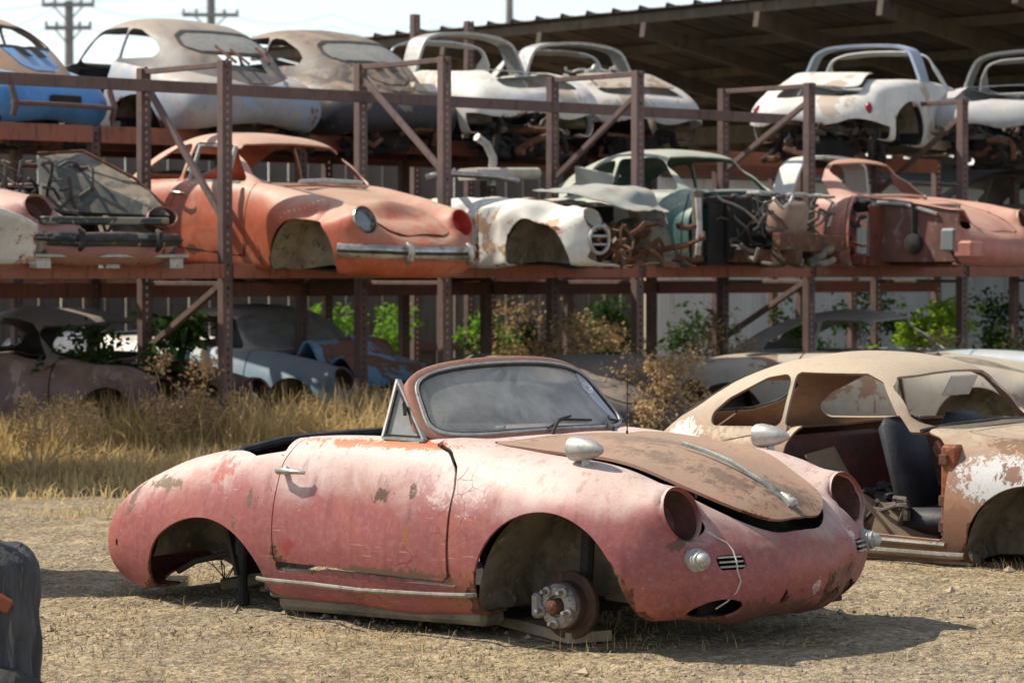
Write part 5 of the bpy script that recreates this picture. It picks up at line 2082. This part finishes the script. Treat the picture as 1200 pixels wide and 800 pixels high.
mb.add([p + Vector((-.02, 0, .0)) for p in P3] + [p + Vector((.12, 0, .0)) for p in P3], [tuple(range(9)), tuple(range(17, 8, -1))] + [(i, i + 9, (i + 1) % 9 + 9, (i + 1) % 9) for i in range(9)])
mb.build('white_patch', P_['white'], BLK['root'])
T4 = build_car(dict(name='stored_car', cuts=(lambda V: np.maximum(V[:, 2] - .40 - .03 * np.sin(V[:, 1] * 9), V[:, 0] + 1.58),), label='white open-top car with wide silver roll bar behind the black coupe on the top rack', group=GRT, under=328, loc=(-.72, 28.85, 2.61), head=125, roof='targa', paint=P_['white'], miss=('lid',), deform=make_deform([((-1.9, 0, .5), (.2, .8, .3), (.12, 0, 0))], .012, 4, 64), nohandle=True))
tangle('engine_bay_scrap', ((-1.75, -.5, .25), (-1.2, .5, .62)), 40, .028, M['wire'], T4['root'], 20, None, .4)
T5 = build_car(dict(name='stored_car', cuts=(lambda V: np.maximum(V[:, 2] - .40 - .03 * np.sin(V[:, 1] * 9), V[:, 0] + 1.58),), label='grey-white open-top car with slim roll bar in front of the shed on the top rack', group=GRT, under=335, loc=(.462, 30.05, 2.61), head=119, roof='targa', paint=P_['offwhite'], deform=make_deform((), .012, 4, 65), nohandle=True, mats={'lid': P_['khaki']}))
tangle('loose_brackets', ((-.95, -.2, .85), (-.6, .3, 1.02)), 12, .022, M['alu'], T5['root'], 21, None, .3)
T6 = build_car(dict(name='stored_car', cuts=(lambda V: np.maximum(V[:, 2] - .40 - .03 * np.sin(V[:, 1] * 9), V[:, 0] + 1.58),), label='white open-top car with pale blue roll bar on the top rack', group=GRT, under=342, loc=(3.95, 30.3, 2.61), head=62, roof='targa', paint=P_['white'], deform=make_deform([((-1.5, -.75, .6), (.3, .25, .3), (0, .10, -.03))], .014, 4, 66), tail=True, nohandle=True,
                    mats={'hoop': simple('pale_blue_bar', (.40, .48, .58), (.50, .55, .60), 4, .45, .3, .1)}))
tangle('engine_bay_scrap', ((-1.9, -.6, .30), (-1.3, .4, .55)), 30, .03, M['wire'], T6['root'], 22, None, .4)
T6['lid'].location = (-.02, 0, .035)
T6['lid'].rotation_euler = (R(1.5), R(2), 0)
T5['lid'].location = (-.01, .03, .02)
T5['lid'].rotation_euler = (R(-2), R(1.5), R(1))
T7 = build_car(dict(name='stored_car', cuts=(lambda V: np.maximum(V[:, 2] - .40 - .03 * np.sin(V[:, 1] * 9), V[:, 0] + 1.58),), label='light grey open-top car on the top rack at the right edge', group=GRT, under=349, loc=(5.80, 31.1, 2.61), head=66, roof='targa', paint=P_['palegrey'], miss=('lid',), deform=make_deform((), .014, 4, 67), nohandle=True))
tangle('engine_bay_scrap', ((-1.9, -.6, .30), (-1.2, .6, .70)), 40, .03, M['wire'], T7['root'], 23, None, .4)
mb = MB()
hb = [(-.5, 0, 0), (-.47, .02, .28), (-.40, .04, .36), (0, .05, .40), (.40, .04, .36), (.47, .02, .28), (.5, 0, 0)]
mb.tube(hb, .03, 8, True, .6)
lo = mb.build('loose_screen_frame', simple('tan_rusty_frame', (.45, .30, .20), (.34, .20, .12), 7, .7, 0, .3), None, True)
lo.location = on_rack(1090, 5.0, 3.46)
lo.rotation_euler = (0, 0, R(14))
tag(lo, 'tan curved screen frame standing between the two right cars of the top rack', 'screen frame')

# --- ground row under the racks
g1_d = make_deform([((.2, 0, 1.1), (.7, .7, .3), (0, 0, -.10)), ((1.2, .3, .7), (.4, .5, .3), (0, 0, -.12))], .035, 4, 71)
G1 = build_car(dict(name='wrecked_car', label='dark plum crushed coupe without glass on the ground at the left', group=GRG, loc=(-3.72, 24.3, -.12), head=-40, paint=P_['plum'], miss=('hood', 'lamp_l', 'lamp_r'), deform=g1_d, nohandle=True, mats={'roof': P_['slate']}))
tangle('front_scrap', ((.8, -.4, .4), (1.5, .5, .75)), 24, .03, M['rusty'], G1['root'], 24, None, .4)
G2 = build_car(dict(name='wrecked_car', label='blue grey coupe with dusty windscreen and buckled blue hood under the rack', group=GRG, loc=(-2.293, 27.2, -.13), head=-45, paint=P_['bluegrey'], glass=('windscreen',), miss=('hood',), mats={'glass': M['glass_dusty'], 'roof': P_['palegrey']}, nohandle=True))
V, F = [], []
nn = 14
for j in range(nn + 1):
    for i in range(nn + 1):
        u, v = i / nn, j / nn
        x = .75 + u * 1.05
        y = -.5 + v * 1.0
        z = .78 + .30 * math.exp(-((u - .28) / .16) ** 2) + .26 * math.exp(-((u - .72) / .22) ** 2) * (1 - .4 * v) - .20 * u - .10 * abs(v - .5)
        V.append((x, y, z + .02 * math.sin(9 * u + 7 * v)))
for j in range(nn):
    for i in range(nn):
        b = j * (nn + 1) + i
        F.append((b, b + 1, b + nn + 2, b + nn + 1))
hd = obj('buckled_hood', mesh_from('buckled_hood', np.array(V), F), P_['bluehood'], G2['root'])
md = hd.modifiers.new('thickness', 'SOLIDIFY')
md.thickness = .015
build_car(dict(name='wrecked_car', label='dark slate round-tailed shell on the ground behind the pink windscreen', group=GRG, loc=(.38, 24.9, -.12), head=-66, kind='356', roof='cabrio', paint=P_['slate'], deform=make_deform((), .012, 4, 73), nohandle=True))
build_car(dict(name='wrecked_car', label='silver khaki shell with dark green hood on the ground left of the brown coupe roof', group=GRG, loc=(3.2, 24.7, -.12), head=-24, roof='cabrio', paint=P_['khaki'], mats={'hood': P_['darkgreen']}, deform=make_deform((), .012, 4, 74), nohandle=True))
build_car(dict(name='wrecked_car', label='pale silver coupe with empty windows seen over the brown coupe roof', group=GRG, loc=(3.8, 28.6, -.20), head=-28, paint=P_['palegrey'], deform=make_deform((), .012, 4, 75), nohandle=True))
build_car(dict(name='wrecked_car', label='white shell glimpsed behind the blue grey car under the rack', group=GRG, loc=(-4.5, 32.3, -.10), head=-45, paint=P_['white'], roof='cabrio', deform=make_deform((), .012, 4, 76), nohandle=True))
build_car(dict(name='wrecked_car', label='light blue shell on the ground at the right edge behind the brown coupe', group=GRG, loc=(5.15, 26.6, -.15), head=-45, paint=P_['bluegrey'], roof='cabrio', deform=make_deform((), .012, 4, 77), nohandle=True))


# shells further back on the rear rack, seen between the cars of the middle row
GRB = 'wrecks in the dark on the rear rack'
for (t_, pk, rf_, hd_, lb) in ((-1.7, 'slate', 'coupe', -50, 'dark shell in the shade behind the wreck with the pink wing'), (2.9, 'plum', 'coupe', -47, 'dark plum shell in the shade behind the orange coupe nose'),
                           (5.2, 'rose', 'cabrio', 131, 'faded red shell in the shade behind the crushed white car')):
    build_car(dict(name='stored_car', label=lb, group=GRB, loc=tuple(rk(t_ - .05, 4.3, 1.20)), head=hd_, paint=P_[pk], roof=rf_, nohandle=True, deform=make_deform((), .015, 4, int(90 + t_))))

# ------------------------------------------------------------------ plank, post, things on the ground
M['plank'] = simple('grey_plank', (.36, .29, .20), (.25, .20, .14), 4, .9, 0, .6, 30, 60, (.32, .26, .18), (.5, 3, 3))
a, b = on_plane_z(552, 716), on_plane_z(692, 752)
a.z = b.z = .02
d = (b - a).normalized()
sx = Vector((-d.y, d.x, 0))
mb = MB()
nseg = 10
V, F = [], []
for i in range(nseg + 1):
    p = a + (b - a) * i / nseg
    w = .10 + RNG.uniform(-.006, .006)
    h = .022 + RNG.uniform(-.003, .003)
    for (s, z) in ((-w, -.02), (-w, h), (w, h + .002), (w, -.02)):
        V.append(p + sx * s + Vector((0, 0, z)))
for i in range(nseg):
    for q in range(4):
        F.append((i * 4 + q, i * 4 + (q + 1) % 4, i * 4 + 4 + (q + 1) % 4, i * 4 + 4 + q))
F += [(3, 2, 1, 0), tuple(nseg * 4 + q for q in range(4))]
mb.add(V, F)
pl = mb.build('plank', M['plank'])
tag(pl, 'weathered wooden plank lying under the bare front hub of the convertible', 'plank')
mb = MB()
p = on_plane_z(300, 690)
mb.box((p.x, p.y + .05, .045), (.34, .10, .05), Matrix.Rotation(.25, 3, 'Z') @ Matrix.Rotation(-.16, 3, 'Y'), .008)
st = mb.build('wood_block', M['plank'])
tag(st, 'short wooden block wedged under the convertible sill behind the rear wheel arch', 'block')

M['char'] = simple('charred_wood', (.045, .046, .052), (.105, .105, .11), 4, .85, 0, 1.0, 22, 61, (.20, .19, .175), (3, 3, .35), bdist=.03)
PY = 9.4
px0 = (-16 - 600) / FPX * PY
post = empty('timber_post', (px0, PY, 0))
tag(post, 'charred timber post cut off by the left edge of the picture', 'post')
V, F = [], []
nr, nz = 64, 44
rp = np.random.RandomState(4)
cr = [(rp.uniform(0, 6.28), rp.uniform(.02, .05), rp.uniform(.006, .022)) for _ in range(15)]
for j in range(nz + 1):
    z = .60 * j / nz
    top = max(0, (j - nz * .80) / (nz * .20))
    for i in range(nr):
        an = 2 * math.pi * i / nr
        e = 3.4
        q = (abs(math.cos(an)) ** e + abs(math.sin(an)) ** e) ** (-1 / e)
        rr = .170 * q * (1 - .34 * top ** 2.6)
        n_ = .005 * math.sin(an * 7 + z * 5) + .003 * math.sin(an * 17 + z * 23) + .004 * math.sin(z * 31 + an * 3)
        for (ca_, w_, dp) in cr:                 # drying cracks running up the grain
            dd = abs((an - ca_ - .10 * math.sin(z * 6 + ca_) + math.pi) % (2 * math.pi) - math.pi)
            n_ -= dp * max(0, 1 - dd / (w_ + .03)) * (.4 + .6 * abs(math.sin(z * 5 + ca_ * 3)))
        V.append((math.cos(an) * (rr + n_), math.sin(an) * (rr + n_), z - .035 * top * math.cos(an) + .006 * top * math.sin(an * 9)))
    if j:
        for i in range(nr):
            a_, b_ = (j - 1) * nr + i, (j - 1) * nr + (i + 1) % nr
            F.append((a_, b_, b_ + nr, a_ + nr))
F.append(tuple(nz * nr + i for i in range(nr)))
obj('trunk', mesh_from('trunk', np.array(V), F), M['char'], post)
mb = MB()
mb.box((.02, -.178, .44), (.20, .03, .05), Matrix.Rotation(.5, 3, 'Y'), .006)
mb.build('rusty_bracket', M['jamb'], post)
MB().box((-.06, -.02, .66), (.12, .08, .16), None, .01).build('iron_stub', M['jamb'], post)
mb = MB()
mb.tube([(-.25, -.16, .10), (-.05, -.20, .13), (.12, -.21, .125), (.20, -.15, .09)], [.07, .075, .07, .05], 12)
mb.build('base_collar', M['rubber'], post, True)

# crates added out of view at the left, stand-ins that cast two shadows
def crate(p, rz, size, label):
    root = empty('crate', p, (0, 0, rz))
    tag(root, label, 'crate', 'unseen crates added to cast shade')
    w, d, h = size
    for sx_ in (-1, 1):
        for sy_ in (-1, 1):
            MB().box((sx_ * (w / 2 - .03), sy_ * (d / 2 - .03), h / 2), (.06, .06, h - .004)).build('corner_post', M['plank'], root)
    nb_ = int(h / .14)
    for q in range(nb_):
        z_ = (q + .5) * h / nb_
        for s_ in (-1, 1):
            MB().box((0, s_ * (d / 2 + .012), z_), (w, .02, h / nb_ - .012)).build('slat', M['plank'], root)
            MB().box((s_ * (w / 2 + .012), 0, z_), (.02, d - .01, h / nb_ - .012)).build('slat', M['plank'], root)
    MB().box((0, 0, h + .012), (w + .05, d + .05, .02)).build('lid', M['plank'], root)


crate((-3.25, 13.75, 0), .1, (1.1, .8, 1.35), 'tall slatted crate added outside the left edge to cast shade on the gravel')
crate((-4.62, 20.1, 0), .1, (1.6, 1.5, 1.9), 'big slatted crate added outside the left edge to cast shade on the dry grass')

# ------------------------------------------------------------------ plants
def blades(name, spots, mat, label=None, cat=None, kind=None, seed=1, width=.006, lean=.5, seg=3):
    """spots: arrays x, y, base z, height; one tapered curved blade each"""
    r = np.random.RandomState(seed)
    x, y, z, h = [np.asarray(a, float) for a in spots]
    n = len(x)
    an = r.uniform(0, 2 * math.pi, n)
    ln = np.abs(r.normal(0, lean, n)) + .08
    wd = width * r.uniform(.6, 1.4, n)
    dx, dy = np.cos(an), np.sin(an)
    sa = an + math.pi / 2 + r.normal(0, .5, n)
    sxx, syy = np.cos(sa) * wd / 2, np.sin(sa) * wd / 2
    vs = []
    for k in range(seg + 1):
        t = k / seg
        ox = dx * ln * h * t ** 1.7
        oy = dy * ln * h * t ** 1.7
        oz = h * t * (1 - .32 * np.minimum(ln, 1.4) * t)
        w = 1 - .85 * t
        vs.append(np.stack([x + ox - sxx * w, y + oy - syy * w, z + oz], 1))
        vs.append(np.stack([x + ox + sxx * w, y + oy + syy * w, z + oz], 1))
    m = 2 * (seg + 1)
    V = np.stack(vs, 1).reshape(-1, 3)
    b = np.arange(n)[:, None] * m
    F = np.concatenate([np.stack([b[:, 0] + 2 * k, b[:, 0] + 2 * k + 1, b[:, 0] + 2 * k + 3, b[:, 0] + 2 * k + 2], 1) for k in range(seg)])
    me = bpy.data.meshes.new(name)
    me.vertices.add(len(V))
    me.vertices.foreach_set('co', V.ravel())
    me.loops.add(F.size)
    me.loops.foreach_set('vertex_index', F.ravel().astype(np.int32))
    me.polygons.add(len(F))
    me.polygons.foreach_set('loop_start', np.arange(0, F.size, 4, dtype=np.int32))
    me.polygons.foreach_set('loop_total', np.full(len(F), 4, dtype=np.int32))
    me.update(calc_edges=True)
    o = obj(name, me, mat)
    tag(o, label, cat, None, kind)
    return o


def region(n, x0, x1, y0, y1, seed, ns=1.2, th=-.2, hmin=.05, hmax=.3, edge=None):
    r = np.random.RandomState(seed)
    px, py = r.uniform(x0, x1, n), r.uniform(y0, y1, n)      # photo ground coordinates
    t = CAMZ / np.tan(PITCH + np.arctan((py - 400) / FPX))
    X, Y = (px - 600) / FPX * t, t
    P = np.stack([X, Y, X * 0], 1)
    m = snoise(P, seed + 3, ns, 3)
    keep = m + r.normal(0, .3, n) > th
    H = np.clip(hmin + (hmax - hmin) * np.clip(.5 + .6 * m, 0, 1) * r.uniform(.35, 1.0, n), .02, 2)
    return X[keep], Y[keep], np.full(keep.sum(), -.02), H[keep]


def cat_(*rs):
    return [np.concatenate([q[k] for q in rs]) for k in range(4)]


g_near = region(22000, -40, 480, 505, 606, 101, 1.0, -.15, .05, .30)
g_tall = region(16000, -40, 520, 472, 545, 102, 1.0, -.4, .15, .70)
g_mid = region(8000, 430, 900, 470, 560, 103, 1.2, -.1, .08, .45)
g_right = region(6000, 700, 1240, 470, 600, 104, 1.2, .1, .06, .30)
g_far = region(9000, -40, 1240, 420, 475, 105, 1.0, -.2, .1, .6)
blades('dry_grass', cat_(g_near, g_tall, g_mid, g_right, g_far), M['drygrass'], 'dry yellow grass growing along the foot of the racks', 'grass', 'stuff', 3, .015, .8)
# flattened hay and single stalks over the yard
g_yard = region(9000, -20, 1230, 600, 860, 111, 1.6, .15, .015, .07)
blades('straw_litter', g_yard, M['straw'], 'short straw and dead grass lying on the dirt', 'straw', 'stuff', 4, .006, 2.4)
g_under = region(900, 330, 760, 690, 760, 112, 3.0, .0, .03, .14)
g_u2 = region(500, 640, 1000, 700, 760, 113, 3.0, .0, .03, .16)
g_u3 = region(350, 1000, 1240, 655, 690, 114, 3.0, .1, .03, .12)
blades('dead_grass_tufts', cat_(g_under, g_u2, g_u3), M['drygrass'], 'thin dead grass tufts along the cars', 'grass', 'stuff', 5, .004, .8)
gg = region(1400, 690, 800, 478, 540, 115, 2.0, -.3, .12, .42)
blades('green_grass', gg, M['green'], 'small patch of green grass between the two front cars', 'grass', 'stuff', 6, .012, .7)

# pebbles and clods
r = np.random.RandomState(77)
n = 15000
py = 600 + 270 * r.uniform(0, 1, n) ** .9
px = r.uniform(-30, 1230, n)
t = CAMZ / np.tan(PITCH + np.arctan((py - 400) / FPX))
X, Y = (px - 600) / FPX * t, t
Pm = np.stack([X, Y, X * 0], 1)
kp = snoise(Pm, 79, 1.8, 3) + r.normal(0, .5, n) > .15
X, Y, Pm = X[kp], Y[kp], Pm[kp]
n = len(X)
S_ = .004 + .009 * r.uniform(0, 1, n) ** 3 + (r.uniform(0, 1, n) > .988) * r.uniform(.008, .022, n)
zz = snoise(Pm, 21, 1.1, 3) * .018 + snoise(Pm, 22, 6.5, 3) * .010 - .012
oct_ = np.array([(1, 0, 0), (0, 1, 0), (-1, 0, 0), (0, -1, 0), (0, 0, .75), (0, 0, -.75)], float)
V = (oct_[None] * (S_[:, None, None] * r.uniform(.6, 1.35, (n, 6, 1))))
an = r.uniform(0, 6.28, n)
ca, sa = np.cos(an)[:, None], np.sin(an)[:, None]
V = np.stack([V[:, :, 0] * ca - V[:, :, 1] * sa + X[:, None], V[:, :, 0] * sa + V[:, :, 1] * ca + Y[:, None], V[:, :, 2] + zz[:, None] + .25 * S_[:, None]], 2).reshape(-1, 3)
tri = np.array([(0, 1, 4), (1, 2, 4), (2, 3, 4), (3, 0, 4), (1, 0, 5), (2, 1, 5), (3, 2, 5), (0, 3, 5)])
F = (tri[None] + 6 * np.arange(n)[:, None, None]).reshape(-1, 3)
kp_ = NT('pebbles')
gi = kp_.n.new('ShaderNodeNewGeometry')
M['pebble'] = kp_.done(kp_.mix(gi.outputs['Random Per Island'], (.21, .175, .125), (.43, .35, .24)), .95, 0, .15)
tag(obj('gravel', mesh_from('gravel', V, F.tolist(), False), M['pebble']), 'loose gravel and small clods scattered over the dirt', 'gravel', None, 'stuff')


def leaves(mb_pts, mat, name, parent, size, seed, droop=.3):
    r = np.random.RandomState(seed)
    P = np.asarray(mb_pts, float)
    n = len(P)
    a = r.normal(size=(n, 3))
    a[:, 2] *= .6
    a /= np.linalg.norm(a, axis=1, keepdims=True)
    nn_ = r.normal(size=(n, 3)) + np.array([0, -.2, .8])
    b = np.cross(a, nn_)
    b /= np.linalg.norm(b, axis=1, keepdims=True)
    s = size * r.uniform(.5, 1.3, (n, 1))
    c = np.cross(b, a)
    V = np.stack([P - a * s * .1, P + a * s * .45 + b * s * .30 + c * s * .05, P + a * s * 1.05, P + a * s * .45 - b * s * .30 + c * s * .05], 1).reshape(-1, 3)
    F = (np.arange(n)[:, None] * 4 + np.arange(4)).tolist()
    return obj(name, mesh_from(name, V, F, False), mat, parent)


def shrub(name, label, base, size, n, leaf, mat, seed, cat='shrub', group=None, stems=9, clumps=14, open_=.55, stem_mat=None):
    """stems rise from the base and carry leaf clumps of different size"""
    r = random.Random(seed)
    root = empty(name, base)
    tag(root, label, cat, group)
    pts = []
    smb = MB()
    per = max(1, n // clumps)
    for k in range(clumps):
        an, rad = r.uniform(0, 6.283), r.random() ** .6
        c = Vector((math.cos(an) * rad * size[0], math.sin(an) * rad * size[1], size[2] * (.25 + .75 * r.random() * (1 - .4 * rad))))
        if k < stems:
            q = c * .5 + Vector((r.uniform(-.06, .06), r.uniform(-.06, .06), .05))
            smb.tube([Vector((r.uniform(-.05, .05), r.uniform(-.05, .05), -.02)), q, c], [.008, .006, .003] if 'dry' in name else [.014, .010, .005], 5)
        cs = r.uniform(.5, 1.2) * open_ * .5 * (size[0] + size[2]) * .5
        for _ in range(int(per * r.uniform(.6, 1.4))):
            g = Vector((r.gauss(0, 1), r.gauss(0, 1), r.gauss(0, .8)))
            g = g.normalized() * (r.random() ** .5) * cs
            p = c + g
            if p.z > .01:
                pts.append(tuple(p))
    smb.build('stem', M['drystem'] if 'dry' in name else M['stem'], root, True)
    leaves(pts, mat, 'foliage', root, leaf, seed + 1)
    return root


GS = 'green shrubs behind the racks'
shrub('shrub', 'bright green leafy shrub lit behind the blue grey car', on_rack(398, 6.6), (.75, .5, 1.35), 2300, .075, M['green'], 201, group=GS)
shrub('shrub', 'yellow green shrub between the posts right of the blue hood', on_rack(570, 6.4), (.45, .4, 1.15), 1400, .07, M['green'], 202, group=GS)
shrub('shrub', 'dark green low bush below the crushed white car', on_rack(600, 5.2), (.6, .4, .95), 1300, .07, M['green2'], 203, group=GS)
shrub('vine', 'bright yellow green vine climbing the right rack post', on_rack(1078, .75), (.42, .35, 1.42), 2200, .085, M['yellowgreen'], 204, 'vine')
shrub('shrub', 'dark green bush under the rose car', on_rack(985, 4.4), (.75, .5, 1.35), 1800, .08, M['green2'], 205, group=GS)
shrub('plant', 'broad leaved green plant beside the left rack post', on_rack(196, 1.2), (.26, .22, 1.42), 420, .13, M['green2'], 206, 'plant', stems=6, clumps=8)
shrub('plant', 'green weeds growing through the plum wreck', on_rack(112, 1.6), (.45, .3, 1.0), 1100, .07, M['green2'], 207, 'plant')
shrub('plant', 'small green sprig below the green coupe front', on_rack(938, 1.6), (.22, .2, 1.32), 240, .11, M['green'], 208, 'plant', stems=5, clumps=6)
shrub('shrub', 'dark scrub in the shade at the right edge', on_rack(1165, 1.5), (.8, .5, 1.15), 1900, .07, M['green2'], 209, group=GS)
DB = 'dry bushes along the racks'
shrub('dry_bush', 'tall tan dry bush right of the pink windscreen', on_rack(783, -1.8), (.46, .40, 1.0), 4200, .035, M['drybrush'], 211, 'bush', DB, stems=14, clumps=26, open_=.5)
shrub('dry_bush', 'tan dry bush under the crushed white car', on_rack(690, .4), (.45, .3, 1.30), 1900, .04, M['drybrush'], 212, 'bush', DB, stems=14, clumps=20, open_=.4)
shrub('dry_bush', 'dry seed heads beside the left front rack post', on_rack(222, -.5), (.34, .28, 1.05), 1700, .035, M['drybrush'], 213, 'bush', DB, stems=12, clumps=18, open_=.4)
shrub('dry_bush', 'dry brown weeds in front of the blue hood', on_rack(410, -.3), (.40, .3, .62), 1500, .035, M['drybrush'], 214, 'bush', DB, stems=12, clumps=16, open_=.45)
shrub('dry_bush', 'dry scrub behind the brown coupe roof', on_rack(1140, -1.0), (.60, .4, 1.0), 2200, .04, M['drybrush'], 215, 'bush', DB, stems=14, clumps=22, open_=.45)
shrub('dry_bush', 'dry stalks at the left edge before the plum wreck', on_rack(40, -1.6), (.5, .3, .72), 1100, .03, M['drybrush'], 216, 'bush', DB, stems=12, clumps=16, open_=.4)
shrub('dry_bush', 'low dry weeds between the khaki shell and the tan bush', on_rack(850, .9), (.7, .4, 1.02), 2000, .04, M['drybrush'], 217, 'bush', DB, stems=14, clumps=20, open_=.45)
shrub('dry_bush', 'brown dry scrub in the shade below the green coupe door', on_rack(655, 4.6), (.75, .4, 1.45), 2300, .045, M['drybrush'], 218, 'bush', DB, stems=16, clumps=24, open_=.45)
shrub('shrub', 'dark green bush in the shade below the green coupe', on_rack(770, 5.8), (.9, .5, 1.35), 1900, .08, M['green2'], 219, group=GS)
p = on_plane_z(262, 688)
tw = empty('dead_twigs', (p.x, p.y + .25, 0))
tag(tw, 'thin dead twigs inside the rear wheel arch of the convertible', 'twigs')
r2 = random.Random(9)
for i in range(7):
    an = r2.uniform(-.9, .9)
    L_ = r2.uniform(.16, .34)
    P0 = Vector((r2.uniform(-.04, .04), r2.uniform(-.04, .04), -.01))
    tip = P0 + Vector((math.sin(an) * L_, r2.uniform(-.08, .08), math.cos(an) * L_ * .8))
    mb = MB()
    m_ = (P0 + tip) / 2 + Vector((r2.uniform(-.02, .02), 0, .02))
    mb.tube([P0, m_, tip], [.0035, .003, .0015], 5)
    mb.tube([m_, m_ + Vector((r2.uniform(-.07, .07), 0, .05))], [.002, .001], 4)
    mb.build('twig', M['rusty'], tw, True)
